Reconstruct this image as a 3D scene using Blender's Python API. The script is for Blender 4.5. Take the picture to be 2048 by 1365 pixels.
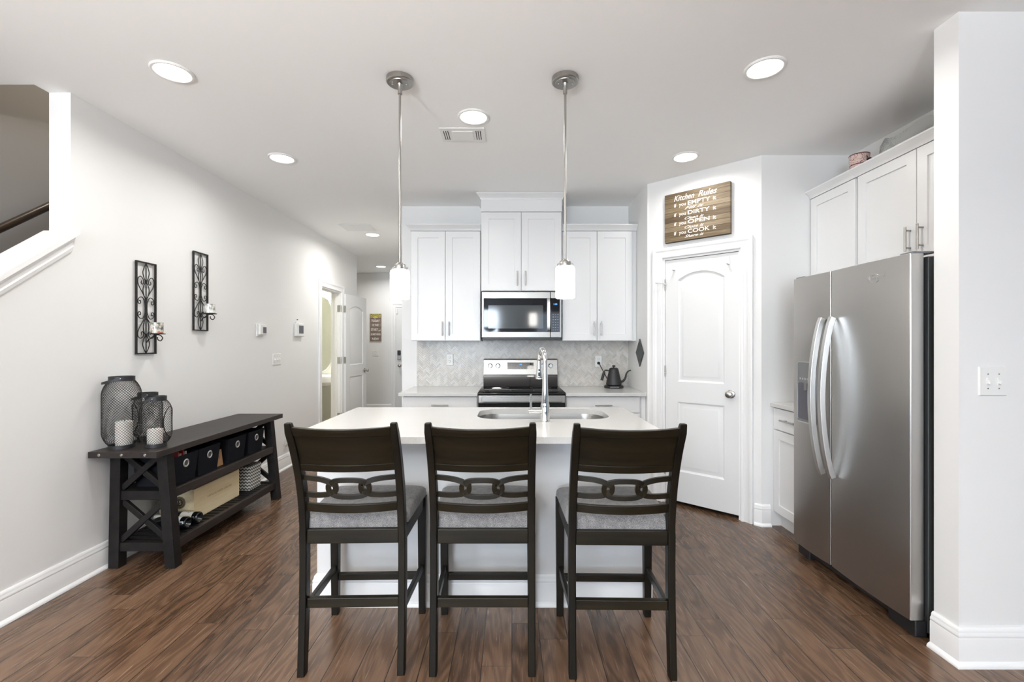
import bpy, bmesh, math, random
from mathutils import Vector, Matrix, Euler
from mathutils.geometry import tessellate_polygon

S = bpy.context.scene
for o in list(bpy.data.objects):
    bpy.data.objects.remove(o)
COL = S.collection
PI = math.pi
random.seed(7)

# ------------------------------------------------------------------ camera
EYE = 1.345
cam_d = bpy.data.cameras.new('camera')
cam_d.sensor_width = 36.0
cam_d.lens = 915.0 / 2048.0 * 36.0
cam_d.shift_y = 5.5 / 2048.0
cam_d.clip_start = 0.02
cam = bpy.data.objects.new('camera', cam_d)
cam.location = (0, 0, EYE)
cam.rotation_euler = (PI / 2, 0, 0)
COL.objects.link(cam)
S.camera = cam

# ------------------------------------------------------------------ world, colour, exposure
S.view_settings.view_transform = 'Standard'
S.view_settings.look = 'None'
S.view_settings.gamma = 1.0
S.view_settings.use_curve_mapping = False
S.view_settings.exposure = 0.62
wd = bpy.data.worlds.new('sky')
S.world = wd
wd.use_nodes = True
bg = wd.node_tree.nodes['Background']
bg.inputs[0].default_value = (0.62, 0.78, 1.0, 1)
bg.inputs[1].default_value = 1.5
try:
    S.cycles.max_bounces = 10
    S.cycles.diffuse_bounces = 6
    S.cycles.glossy_bounces = 5
    S.cycles.transmission_bounces = 8
    S.cycles.transparent_max_bounces = 8
    S.cycles.caustics_reflective = False
    S.cycles.caustics_refractive = False
    S.cycles.sample_clamp_indirect = 6.0
    S.cycles.blur_glossy = 0.5
except Exception:
    pass


def area_lamp(name, loc, rot, size, energy, color, shape='RECTANGLE', size_y=None, parent=None, spread=None):
    d = bpy.data.lights.new(name, 'AREA')
    d.shape = shape
    d.size = size
    if size_y:
        d.size_y = size_y
    d.energy = energy
    d.color = color
    if spread:
        d.spread = spread
    o = bpy.data.objects.new(name, d)
    o.location = loc
    o.rotation_euler = rot
    COL.objects.link(o)
    return o


DAY = (0.76, 0.87, 1.0)
WARM = (1.0, 0.978, 0.948)
# daylight entering through the two living-room windows behind the camera
area_lamp('window_daylight', (-1.35, -4.45, 1.5), (PI / 2, 0, 0), 1.9, 150, DAY, size_y=1.6)
area_lamp('window_daylight', (1.75, -4.45, 1.2), (PI / 2, 0, 0), 2.1, 10, DAY, size_y=2.1)
CAN_W = 5.4        # each recessed ceiling lamp
HALL_W = 17.0
UP_W = 125.0
PEND_E = 10.0        # glow of the pendant glass

# ------------------------------------------------------------------ node helpers
def new_mat(name):
    m = bpy.data.materials.new(name)
    m.use_nodes = True
    nt = m.node_tree
    return m, nt, nt.nodes['Principled BSDF']


def pm(name, col, rough=0.5, metal=0.0, coat=0.0, spec=None, trans=0.0, ior=None, emit=None, estr=0.0):
    m, nt, b = new_mat(name)
    b.inputs['Base Color'].default_value = (*col, 1)
    b.inputs['Roughness'].default_value = rough
    b.inputs['Metallic'].default_value = metal
    b.inputs['Coat Weight'].default_value = coat
    b.inputs['Coat Roughness'].default_value = 0.15
    if spec is not None:
        b.inputs['Specular IOR Level'].default_value = spec
    b.inputs['Transmission Weight'].default_value = trans
    if ior:
        b.inputs['IOR'].default_value = ior
    if emit:
        b.inputs['Emission Color'].default_value = (*emit, 1)
        b.inputs['Emission Strength'].default_value = estr
    return m


class NT:
    def __init__(s, nt):
        s.nt = nt

    def n(s, typ, **kw):
        nd = s.nt.nodes.new(typ)
        for k, v in kw.items():
            setattr(nd, k, v)
        return nd

    def l(s, a, b):
        s.nt.links.new(a, b)

    def val(s, sock, v):
        if hasattr(v, 'links') or isinstance(v, bpy.types.NodeSocket):
            s.l(v, sock)
        else:
            sock.default_value = v

    def math(s, op, a, b=None, c=None):
        nd = s.n('ShaderNodeMath', operation=op)
        s.val(nd.inputs[0], a)
        if b is not None:
            s.val(nd.inputs[1], b)
        if c is not None:
            s.val(nd.inputs[2], c)
        return nd.outputs[0]

    def xyz(s, kind='Object'):
        t = s.n('ShaderNodeTexCoord')
        sp = s.n('ShaderNodeSeparateXYZ')
        s.l(t.outputs[kind], sp.inputs[0])
        return sp.outputs[0], sp.outputs[1], sp.outputs[2]

    def vec(s, x, y, z):
        c = s.n('ShaderNodeCombineXYZ')
        s.val(c.inputs[0], x)
        s.val(c.inputs[1], y)
        s.val(c.inputs[2], z)
        return c.outputs[0]

    def noise(s, v, scale=1.0, detail=2.0, rough=0.5, dist=0.0):
        nd = s.n('ShaderNodeTexNoise')
        s.l(v, nd.inputs['Vector'])
        nd.inputs['Scale'].default_value = scale
        nd.inputs['Detail'].default_value = detail
        nd.inputs['Roughness'].default_value = rough
        nd.inputs['Distortion'].default_value = dist
        return nd.outputs['Fac']

    def ramp(s, f, stops):
        nd = s.n('ShaderNodeValToRGB')
        s.l(f, nd.inputs[0])
        e = nd.color_ramp.elements
        while len(e) < len(stops):
            e.new(0.5)
        for i, (p, c) in enumerate(stops):
            e[i].position = p
            e[i].color = (*c, 1)
        return nd.outputs[0]

    def mix(s, f, a, b):
        nd = s.n('ShaderNodeMix', data_type='RGBA')
        s.val(nd.inputs[0], f)
        for sock, v in ((nd.inputs[6], a), (nd.inputs[7], b)):
            if isinstance(v, bpy.types.NodeSocket):
                s.l(v, sock)
            else:
                sock.default_value = (*v, 1)
        return nd.outputs[2]

    def bump(s, h, strength=0.3, dist=0.002):
        nd = s.n('ShaderNodeBump')
        s.l(h, nd.inputs['Height'])
        nd.inputs['Strength'].default_value = strength
        nd.inputs['Distance'].default_value = dist
        return nd.outputs[0]


def wood(name, dark, light, axis='X', scale=1.0, rough=0.35, coat=0.0, contrast=1.0, spec=0.5):
    """stained timber: long streaks along one axis"""
    m, nt, b = new_mat(name)
    g = NT(nt)
    x, y, z = g.xyz()
    k = {'X': (1.5, 22, 22), 'Y': (22, 1.5, 22), 'Z': (22, 22, 1.5)}[axis]
    v = g.vec(g.math('MULTIPLY', x, k[0] * scale), g.math('MULTIPLY', y, k[1] * scale), g.math('MULTIPLY', z, k[2] * scale))
    n1 = g.noise(v, 1.0, 4.0, 0.6, 0.4)
    n2 = g.noise(v, 5.0, 2.0, 0.6)
    f = g.math('ADD', g.math('MULTIPLY', n1, 0.75), g.math('MULTIPLY', n2, 0.25))
    c = g.ramp(f, [(0.5 - 0.2 / contrast, dark), (0.5 + 0.2 / contrast, light)])
    g.l(c, b.inputs['Base Color'])
    b.inputs['Roughness'].default_value = rough
    b.inputs['Coat Weight'].default_value = coat
    b.inputs['Specular IOR Level'].default_value = spec
    b.inputs['Coat Roughness'].default_value = 0.2
    g.l(g.bump(f, 0.08, 0.001), b.inputs['Normal'])
    return m


def steel(name, base, rough, axis, aniso=0.6):
    m, nt, b = new_mat(name)
    g = NT(nt)
    x, y, z = g.xyz()
    k = {'X': (2, 260, 260), 'Y': (260, 2, 260), 'Z': (260, 260, 2)}[axis]
    v = g.vec(g.math('MULTIPLY', x, k[0]), g.math('MULTIPLY', y, k[1]), g.math('MULTIPLY', z, k[2]))
    n = g.noise(v, 1.0, 2.0)
    b.inputs['Base Color'].default_value = (*base, 1)
    b.inputs['Metallic'].default_value = 1.0
    g.l(g.math('MULTIPLY_ADD', n, 0.14, rough - 0.07), b.inputs['Roughness'])
    b.inputs['Anisotropic'].default_value = aniso
    t = g.n('ShaderNodeTangent', direction_type='RADIAL', axis=axis)
    g.l(t.outputs[0], b.inputs['Tangent'])
    return m


def paint(name, col, rough, bump=0.02, scale=140):
    m, nt, b = new_mat(name)
    g = NT(nt)
    x, y, z = g.xyz()
    n = g.noise(g.vec(x, y, z), scale, 2.0)
    b.inputs['Base Color'].default_value = (*col, 1)
    b.inputs['Roughness'].default_value = rough
    g.l(g.bump(n, bump, 0.002), b.inputs['Normal'])
    return m


M = {}
M['wall'] = paint('wall paint', (0.815, 0.815, 0.805), 0.55)
M['ceiling'] = paint('ceiling paint', (0.935, 0.94, 0.935), 0.8, 0.03, 90)
M['sage'] = paint('sage wall paint', (0.62, 0.62, 0.54), 0.6)
M['bounce_cut'] = paint('grey blue bounce cutting paint', (0.24, 0.28, 0.33), 0.6)  # unseen walls made dark to cut light bounced onto surfaces facing them
M['stair'] = paint('stairwell paint', (0.58, 0.56, 0.53), 0.6)
M['trim'] = paint('white trim paint', (0.86, 0.86, 0.855), 0.28, 0.005)
M['cab'] = paint('white cabinet lacquer', (0.75, 0.755, 0.755), 0.3, 0.004)
M['door'] = paint('white door paint', (0.77, 0.775, 0.77), 0.35, 0.006)
M['nickel'] = steel('brushed nickel', (0.40, 0.385, 0.36), 0.30, 'Z', 0.3)
M['chrome'] = pm('polished chrome', (0.80, 0.81, 0.82), 0.06, 1.0)
M['steel_dark'] = steel('brushed stainless door', (0.47, 0.455, 0.435), 0.33, 'Z', 0.65)
M['steel'] = steel('brushed stainless trim', (0.36, 0.35, 0.33), 0.33, 'X', 0.5)
M['steel_sink'] = steel('brushed stainless bowl', (0.34, 0.335, 0.32), 0.3, 'X', 0.4)
M['handle_steel'] = pm('satin steel', (0.72, 0.72, 0.71), 0.3, 1.0)
M['hinge'] = pm('satin hinge steel', (0.42, 0.42, 0.38), 0.4, 1.0)
M['black_glass'] = pm('black glass', (0.006, 0.006, 0.007), 0.04, 0.0, spec=0.6)
M['smoke_glass'] = pm('smoked oven glass', (0.05, 0.055, 0.055), 0.08, 0.0, spec=0.9)
M['black'] = pm('black plastic', (0.012, 0.012, 0.013), 0.4)
M['matte_black'] = pm('matte black enamel', (0.014, 0.014, 0.015), 0.5)
M['iron'] = pm('black wrought iron', (0.018, 0.016, 0.015), 0.45, 0.4)
M['grey_plastic'] = pm('grey plastic', (0.16, 0.165, 0.17), 0.4)
M['charcoal'] = pm('charcoal cabinet side', (0.045, 0.048, 0.048), 0.45)
M['white_plastic'] = pm('white plastic', (0.82, 0.82, 0.80), 0.35)
M['screen'] = pm('grey screen', (0.11, 0.11, 0.13), 0.2)
M['slot'] = pm('shadowed slot', (0.05, 0.05, 0.05), 0.7)
M['candle'] = pm('ivory candle wax', (0.86, 0.83, 0.77), 0.5)
M['candle'].node_tree.nodes['Principled BSDF'].inputs['Subsurface Weight'].default_value = 0.15
M['wick'] = pm('charred wick', (0.02, 0.02, 0.02), 0.9)
M['porcelain'] = pm('white porcelain', (0.85, 0.85, 0.83), 0.12, coat=0.4)
M['mirror'] = pm('mirror', (0.86, 0.88, 0.86), 0.02, 1.0)
M['glass'] = pm('clear glass', (1, 1, 1), 0.03, trans=1.0, ior=1.45)
M['lens'] = pm('glowing lamp lens', (0.9, 0.9, 0.9), 0.5, emit=(1.0, 0.97, 0.93), estr=6.0)
M['shade'] = pm('glowing opal glass', (0.9, 0.9, 0.88), 0.3, emit=(1.0, 0.955, 0.89), estr=PEND_E)
M['vanity'] = pm('glowing vanity glass', (0.9, 0.9, 0.88), 0.3, emit=(1.0, 0.96, 0.9), estr=6.0)
M['blue_display'] = pm('blue display', (0.02, 0.05, 0.1), 0.2, emit=(0.12, 0.42, 1.0), estr=0.9)
M['icon'] = pm('pale printed icons', (0.45, 0.46, 0.48), 0.5)
M['white_ink'] = pm('white ink', (0.84, 0.81, 0.74), 0.6)
M['dark_ink'] = pm('brown burnt ink', (0.16, 0.115, 0.06), 0.7)
M['seal'] = pm('dark brown seal', (0.05, 0.032, 0.018), 0.6)
M['gold_ink'] = pm('tan ink', (0.52, 0.40, 0.22), 0.6)
M['yellow'] = pm('yellow paint', (0.62, 0.58, 0.06), 0.6)
M['bin'] = paint('black bin fabric', (0.008, 0.009, 0.012), 0.95, 0.2, 900)
M['bin'].node_tree.nodes['Principled BSDF'].inputs['Specular IOR Level'].default_value = 0.15
M['tag'] = pm('tan cardboard', (0.34, 0.19, 0.085), 0.6)
M['bottle'] = pm('dark bottle glass', (0.004, 0.006, 0.007), 0.05, coat=0.6)
M['paper'] = pm('cream paper label', (0.78, 0.75, 0.68), 0.6)
M['red'] = pm('red printed card', (0.42, 0.025, 0.03), 0.4)
M['rail'] = wood('dark stained handrail', (0.020, 0.010, 0.005), (0.075, 0.040, 0.020), 'Y', 1.0, 0.3, 0.3)
M['crate'] = wood('pale pine crate', (0.60, 0.47, 0.27), (0.80, 0.69, 0.46), 'Y', 0.6, 0.55)
M['bench'] = wood('espresso bench timber', (0.0045, 0.004, 0.004), (0.015, 0.0125, 0.0118), 'Y', 0.8, 0.5, spec=0.2)
M['bench_top'] = wood('espresso bench top', (0.011, 0.0082, 0.0075), (0.036, 0.027, 0.0235), 'Y', 0.6, 0.42, spec=0.32)
M['stool'] = wood('dark espresso stool timber', (0.0026, 0.0022, 0.0013), (0.0190, 0.0140, 0.0066), 'X', 0.5, 0.40, 0.0, 1.3, spec=0.24)
M['stool_leg'] = wood('dark espresso stool legs', (0.0022, 0.0019, 0.0012), (0.0110, 0.0082, 0.0045), 'Z', 0.5, 0.40, 0.0, 1.2, spec=0.22)


def m_quartz():
    m, nt, b = new_mat('white quartz')
    g = NT(nt)
    x, y, z = g.xyz()
    n = g.noise(g.vec(x, y, z), 260, 2.0)
    c = g.ramp(n, [(0.3, (0.55, 0.545, 0.53)), (0.6, (0.61, 0.605, 0.59))])
    g.l(c, b.inputs['Base Color'])
    b.inputs['Roughness'].default_value = 0.16
    return m


def m_floor():
    m, nt, b = new_mat('stained oak floor boards')
    g = NT(nt)
    x, y, z = g.xyz()
    pxx = g.math('DIVIDE', x, 0.127)
    idx = g.math('FLOOR', pxx)
    fx = g.math('FRACT', pxx)
    wn = g.n('ShaderNodeTexWhiteNoise', noise_dimensions='1D')
    g.l(idx, wn.inputs['W'])
    yy = g.math('ADD', g.math('DIVIDE', y, 1.25), g.math('MULTIPLY', wn.outputs['Value'], 9.0))
    seg = g.math('FLOOR', yy)
    fy = g.math('FRACT', yy)
    cell = g.n('ShaderNodeTexWhiteNoise', noise_dimensions='2D')
    g.l(g.vec(idx, seg, 0), cell.inputs['Vector'])
    cv = cell.outputs['Value']
    off = g.math('MULTIPLY', cv, 57.0)
    # cathedral figure: contour lines of a stretched noise field
    big = g.noise(g.vec(g.math('MULTIPLY', x, 7.0), g.math('MULTIPLY', y, 1.15), off), 1.0, 2.5, 0.5, 0.25)
    rings = g.math('MULTIPLY_ADD', g.math('SINE', g.math('MULTIPLY', big, 72.0)), 0.5, 0.5)
    fine = g.noise(g.vec(g.math('MULTIPLY', x, 160.0), g.math('MULTIPLY', y, 5.0), off), 1.0, 3.0, 0.6)
    pores = g.noise(g.vec(g.math('MULTIPLY', x, 300.0), g.math('MULTIPLY', y, 14.0), off), 1.0, 1.0)
    f = g.math('ADD', g.math('MULTIPLY', rings, 0.30), g.math('MULTIPLY', fine, 0.32))
    f = g.math('ADD', f, g.math('MULTIPLY', pores, 0.38))
    tone = g.math('MULTIPLY_ADD', g.math('SUBTRACT', cv, 0.5), 0.38, f)
    c = g.ramp(tone, [(0.15, (0.052, 0.027, 0.0148)), (0.50, (0.120, 0.066, 0.037)), (0.85, (0.200, 0.116, 0.068))])
    # a little red/grey drift from board to board
    hue = g.mix(g.math('MULTIPLY', cell.outputs['Value'], 0.30), c, (0.090, 0.056, 0.038))
    edge = g.math('MINIMUM', fx, g.math('SUBTRACT', 1.0, fx))
    ex = g.math('LESS_THAN', edge, 0.015)
    ey = g.math('LESS_THAN', fy, 0.0016)
    gm = g.math('MAXIMUM', ex, ey)
    col = g.mix(g.math('MULTIPLY', gm, 0.85), hue, (0.010, 0.006, 0.004))
    g.l(col, b.inputs['Base Color'])
    g.l(g.math('MULTIPLY_ADD', fine, 0.16, 0.17), b.inputs['Roughness'])
    h = g.math('SUBTRACT', g.math('MULTIPLY', f, 0.25), gm)
    g.l(g.bump(h, 0.4, 0.0015), b.inputs['Normal'])
    b.inputs['Specular IOR Level'].default_value = 0.5
    return m


def m_fabric():
    m, nt, b = new_mat('mottled grey upholstery')
    g = NT(nt)
    x, y, z = g.xyz()
    v = g.vec(x, y, z)
    n = g.noise(v, 420, 2.0, 0.7)
    n2 = g.noise(v, 40, 2.0)
    f = g.math('ADD', g.math('MULTIPLY', n, 0.8), g.math('MULTIPLY', n2, 0.2))
    g.l(g.ramp(f, [(0.34, (0.060, 0.060, 0.068)), (0.50, (0.165, 0.162, 0.165)), (0.66, (0.33, 0.318, 0.31))]), b.inputs['Base Color'])
    b.inputs['Roughness'].default_value = 0.95
    b.inputs['Sheen Weight'].default_value = 0.2
    g.l(g.bump(n, 0.35, 0.002), b.inputs['Normal'])
    return m


def m_chevron():
    m, nt, b = new_mat('grey and white zigzag print')
    g = NT(nt)
    x, y, z = g.xyz()
    u = g.math('ADD', x, y)
    pp = g.math('PINGPONG', u, 0.0135)
    w = g.math('FRACT', g.math('DIVIDE', g.math('ADD', z, pp), 0.026))
    k = g.math('GREATER_THAN', w, 0.5)
    g.l(g.mix(k, (0.72, 0.70, 0.64), (0.075, 0.08, 0.075)), b.inputs['Base Color'])
    b.inputs['Roughness'].default_value = 0.6
    return m


def m_signwood():
    m, nt, b = new_mat('weathered sign boards')
    g = NT(nt)
    x, y, z = g.xyz()
    row = g.math('FLOOR', g.math('DIVIDE', z, 0.0405))
    fz = g.math('FRACT', g.math('DIVIDE', z, 0.0405))
    wn = g.n('ShaderNodeTexWhiteNoise', noise_dimensions='1D')
    g.l(row, wn.inputs['W'])
    r = wn.outputs['Value']
    n = g.noise(g.vec(g.math('MULTIPLY', x, 5.0), g.math('MULTIPLY', y, 5.0), g.math('MULTIPLY_ADD', z, 90.0, g.math('MULTIPLY', r, 50))), 1.0, 4.0, 0.6, 0.6)
    f = g.math('ADD', g.math('MULTIPLY', n, 0.75), g.math('MULTIPLY', r, 0.30))
    c = g.ramp(f, [(0.25, (0.055, 0.033, 0.015)), (0.55, (0.155, 0.108, 0.055)), (0.85, (0.30, 0.24, 0.165))])
    gap = g.math('LESS_THAN', fz, 0.075)
    g.l(g.mix(g.math('MULTIPLY', gap, 0.92), c, (0.02, 0.013, 0.007)), b.inputs['Base Color'])
    b.inputs['Roughness'].default_value = 0.6
    return m


def m_pot():
    m, nt, b = new_mat('pink pottery with red scrolls')
    g = NT(nt)
    x, y, z = g.xyz()
    n = g.noise(g.vec(x, y, z), 22, 1.0, 0.4, 1.6)
    s = g.math('ABSOLUTE', g.math('SINE', g.math('MULTIPLY', n, 20.0)))
    k = g.math('LESS_THAN', s, 0.26)
    g.l(g.mix(k, (0.80, 0.60, 0.54), (0.20, 0.015, 0.02)), b.inputs['Base Color'])
    b.inputs['Roughness'].default_value = 0.25
    return m


def m_votive(name, cols):
    m, nt, b = new_mat(name)
    g = NT(nt)
    x, y, z = g.xyz()
    n = g.noise(g.vec(x, y, z), 42, 2.0, 0.6)
    g.l(g.ramp(n, cols), b.inputs['Base Color'])
    b.inputs['Roughness'].default_value = 0.15
    b.inputs['Coat Weight'].default_value = 0.6
    return m


def m_bowl():
    m, nt, b = new_mat('seeded clear glass')
    g = NT(nt)
    x, y, z = g.xyz()
    n = g.noise(g.vec(x, y, z), 70, 2.0, 0.6)
    b.inputs['Base Color'].default_value = (0.95, 0.97, 0.95, 1)
    b.inputs['Roughness'].default_value = 0.08
    b.inputs['Transmission Weight'].default_value = 1.0
    b.inputs['IOR'].default_value = 1.42
    g.l(g.bump(n, 0.3, 0.006), b.inputs['Normal'])
    return m


M['quartz'] = m_quartz()
M['floor'] = m_floor()
M['fabric'] = m_fabric()
M['chevron'] = m_chevron()
M['signwood'] = m_signwood()
M['signbrown'] = wood('grey brown sign boards', (0.16, 0.115, 0.095), (0.31, 0.235, 0.20), 'X', 0.8, 0.6)
M['pot'] = m_pot()
M['glaze'] = pm('dark red glaze', (0.10, 0.012, 0.015), 0.3)
M['bowl'] = m_bowl()
M['votive_dark'] = m_votive('mosaic glass', [(0.36, (0.04, 0.05, 0.035)), (0.48, (0.45, 0.44, 0.38)), (0.56, (0.70, 0.68, 0.62)), (0.66, (0.45, 0.17, 0.11))])
M['votive_light'] = m_votive('frosted patterned glass', [(0.38, (0.25, 0.24, 0.21)), (0.46, (0.62, 0.61, 0.56)), (0.60, (0.80, 0.79, 0.75))])
M['grout'] = pm('pale grout', (0.74, 0.72, 0.69), 0.8)
TILES = [pm('marble tile %s' % n, c, 0.28) for n, c in (
    ('warm', (0.56, 0.53, 0.48)), ('pale', (0.64, 0.62, 0.58)), ('cool', (0.53, 0.52, 0.49)), ('cream', (0.59, 0.55, 0.49)), ('grey', (0.48, 0.465, 0.435)))]


# ------------------------------------------------------------------ mesh builder
class MB:
    def __init__(s):
        s.v, s.f, s.m = [], [], []
        s.mi = 0

    def add(s, vs, fs):
        b = len(s.v)
        s.v.extend([tuple(p) for p in vs])
        for f in fs:
            s.f.append([b + i for i in f])
            s.m.append(s.mi)
        return s

    def box(s, x0, x1, y0, y1, z0, z1):
        return s.add([(x0, y0, z0), (x1, y0, z0), (x1, y1, z0), (x0, y1, z0), (x0, y0, z1), (x1, y0, z1), (x1, y1, z1), (x0, y1, z1)],
                     [(0, 3, 2, 1), (4, 5, 6, 7), (0, 1, 5, 4), (1, 2, 6, 5), (2, 3, 7, 6), (3, 0, 4, 7)])

    def hexa(s, lo, hi):
        """solid from a lower and an upper ring of equal length"""
        n = len(lo)
        fs = [tuple(range(n - 1, -1, -1)), tuple(range(n, 2 * n))]
        for i in range(n):
            j = (i + 1) % n
            fs.append((i, j, n + j, n + i))
        return s.add(list(lo) + list(hi), fs)

    def prism(s, poly, fn0, fn1):
        """poly = 2-D points; fn0 / fn1 map them to the two end faces"""
        return s.hexa([fn0(*p) for p in poly], [fn1(*p) for p in poly])

    def bar(s, p, q, w, h, up=(0, 0, 1)):
        p, q, up = Vector(p), Vector(q), Vector(up)
        d = (q - p).normalized()
        r = d.cross(up).normalized()
        u = r.cross(d).normalized()
        ring = [(-w / 2, -h / 2), (w / 2, -h / 2), (w / 2, h / 2), (-w / 2, h / 2)]
        return s.hexa([p + r * a + u * b for a, b in ring], [q + r * a + u * b for a, b in ring])

    def tube(s, pts, r, n=8, closed=False, rx=None, up=None):
        pts = [Vector(p) for p in pts]
        N = len(pts)
        rs = r if isinstance(r, (list, tuple)) else [r] * N
        prev = None
        base = len(s.v)
        for i, p in enumerate(pts):
            if closed:
                t = pts[(i + 1) % N] - pts[i - 1]
            else:
                t = pts[min(i + 1, N - 1)] - pts[max(i - 1, 0)]
            t.normalize()
            if up is not None:
                a = t.cross(Vector(up)).normalized()
            elif prev is None:
                a = t.orthogonal().normalized()
            else:
                a = (prev - t * prev.dot(t)).normalized()
            prev = a
            b = t.cross(a)
            for k in range(n):
                an = 2 * PI * (k + (0.5 if n == 4 else 0)) / n
                s.v.append(tuple(p + a * (math.cos(an) * rs[i]) + b * (math.sin(an) * (rs[i] if rx is None else rx))))
        for i in range(N if closed else N - 1):
            for k in range(n):
                a0 = base + i * n + k
                a1 = base + i * n + (k + 1) % n
                b0 = base + ((i + 1) % N) * n + k
                b1 = base + ((i + 1) % N) * n + (k + 1) % n
                s.f.append([a0, a1, b1, b0])
                s.m.append(s.mi)
        if not closed:
            s.f.append([base + k for k in range(n - 1, -1, -1)])
            s.m.append(s.mi)
            s.f.append([base + (N - 1) * n + k for k in range(n)])
            s.m.append(s.mi)
        return s

    def cyl(s, p, q, r, r2=None, n=24):
        return s.tube([p, q], [r, r if r2 is None else r2], n)

    def lathe(s, prof, c=(0, 0, 0), n=32, axis='Z', closed=False):
        """profile (r, h) spun about an axis through c"""
        base = len(s.v)
        c = Vector(c)
        for r, h in prof:
            for k in range(n):
                a = 2 * PI * k / n
                ca, sa = math.cos(a) * r, math.sin(a) * r
                d = {'Z': (ca, sa, h), 'X': (h, ca, sa), 'Y': (sa, h, ca)}[axis]
                s.v.append(tuple(c + Vector(d)))
        L = len(prof)
        for i in range(L if closed else L - 1):
            for k in range(n):
                j = (i + 1) % L
                s.f.append([base + i * n + k, base + i * n + (k + 1) % n, base + j * n + (k + 1) % n, base + j * n + k])
                s.m.append(s.mi)
        if not closed:
            if prof[0][0] > 1e-6:
                s.f.append([base + k for k in range(n - 1, -1, -1)])
                s.m.append(s.mi)
            if prof[-1][0] > 1e-6:
                s.f.append([base + (L - 1) * n + k for k in range(n)])
                s.m.append(s.mi)
        return s

    def sphere(s, c, r, n=16, sx=1, sy=1, sz=1):
        prof = [(max(1e-7, r * math.sin(PI * i / (n // 2))), -r * math.cos(PI * i / (n // 2))) for i in range(n // 2 + 1)]
        b = len(s.v)
        s.lathe(prof, (0, 0, 0), n)
        for i in range(b, len(s.v)):
            v = s.v[i]
            s.v[i] = (c[0] + v[0] * sx, c[1] + v[1] * sy, c[2] + v[2] * sz)
        return s

    def sweep(s, path, prof, mapf, closed=False):
        """carry a profile (offset to the left of the path, third coordinate) along a mitred 2-D path"""
        P = [Vector(p) for p in path]
        N = len(P)
        base = len(s.v)
        for i in range(N):
            def nrm(a, b):
                d = (b - a).normalized()
                return Vector((-d.y, d.x))
            if closed or 0 < i < N - 1:
                n0 = nrm(P[i - 1], P[i])
                n1 = nrm(P[i], P[(i + 1) % N])
                n = (n0 + n1)
                n = n / max(0.2, n.dot(n0))
            elif i == 0:
                n = nrm(P[0], P[1])
            else:
                n = nrm(P[-2], P[-1])
            for off, t in prof:
                q = P[i] + n * off
                s.v.append(tuple(mapf(q.x, q.y, t)))
        k = len(prof)
        for i in range(N if closed else N - 1):
            j = (i + 1) % N
            for a in range(k):
                b = (a + 1) % k
                s.f.append([base + i * k + a, base + j * k + a, base + j * k + b, base + i * k + b])
                s.m.append(s.mi)
        if not closed:
            s.f.append([base + a for a in range(k)])
            s.m.append(s.mi)
            s.f.append([base + (N - 1) * k + a for a in range(k - 1, -1, -1)])
            s.m.append(s.mi)
        return s

    def fill(s, loops, mapf):
        """flat face with holes"""
        flat = [p for lp in loops for p in lp]
        tris = tessellate_polygon([[Vector((p[0], p[1], 0)) for p in lp] for lp in loops])
        return s.add([mapf(*p) for p in flat], [tuple(t) for t in tris])

    def rings(s, loops3, cap=True):
        n = len(loops3[0])
        base = len(s.v)
        for lp in loops3:
            s.v.extend([tuple(p) for p in lp])
        for i in range(len(loops3) - 1):
            for k in range(n):
                s.f.append([base + i * n + k, base + i * n + (k + 1) % n, base + (i + 1) * n + (k + 1) % n, base + (i + 1) * n + k])
                s.m.append(s.mi)
        if cap:
            s.f.append([base + (len(loops3) - 1) * n + k for k in range(n)])
            s.m.append(s.mi)
        return s

    def xf(s, mat, start=0):
        for i in range(start, len(s.v)):
            s.v[i] = tuple(mat @ Vector(s.v[i]))
        return s


ORG = {}


def tag(o, label=None, cat=None, group=None, kind=None):
    if label:
        o['label'] = label
    if cat:
        o['category'] = cat
    if group:
        o['group'] = group
    if kind:
        o['kind'] = kind
    return o


def obj(name, mb, mat, parent=None, loc=(0, 0, 0), bev=0.0, seg=2, label=None, cat=None, group=None, kind=None, smooth=35, subsurf=0):
    me = bpy.data.meshes.new(name)
    org = ORG[parent] if parent is not None else Vector(loc)
    me.from_pydata([(p[0] - org[0], p[1] - org[1], p[2] - org[2]) for p in mb.v], [], mb.f)
    mats = mat if isinstance(mat, (list, tuple)) else [mat]
    for m in mats:
        me.materials.append(m)
    if len(mats) > 1:
        me.polygons.foreach_set('material_index', mb.m)
    bm = bmesh.new()
    bm.from_mesh(me)
    bmesh.ops.recalc_face_normals(bm, faces=bm.faces)
    bm.to_mesh(me)
    bm.free()
    if smooth:
        me.polygons.foreach_set('use_smooth', [True] * len(me.polygons))
        me.set_sharp_from_angle(angle=math.radians(smooth))
    me.update()
    o = bpy.data.objects.new(name, me)
    COL.objects.link(o)
    if parent is not None:
        o.parent = parent
    else:
        o.location = loc
    ORG[o] = Vector(org)
    if bev:
        b = o.modifiers.new('bevel', 'BEVEL')
        b.width = bev
        b.segments = seg
        b.limit_method = 'ANGLE'
        b.angle_limit = math.radians(40)
        b.harden_normals = True
    if subsurf:
        ss = o.modifiers.new('subdivision', 'SUBSURF')
        ss.levels = subsurf
        ss.render_levels = subsurf
    tag(o, label, cat, group, kind)
    return o


def thing(name, label, cat, loc=(0, 0, 0), group=None, kind=None):
    o = bpy.data.objects.new(name, None)
    o.empty_display_size = 0.1
    o.location = loc
    COL.objects.link(o)
    ORG[o] = Vector(loc)
    return tag(o, label, cat, group, kind)


def struct(name, mb, mat, label, cat, **kw):
    return obj(name, mb, mat, label=label, cat=cat, kind='structure', **kw)


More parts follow.
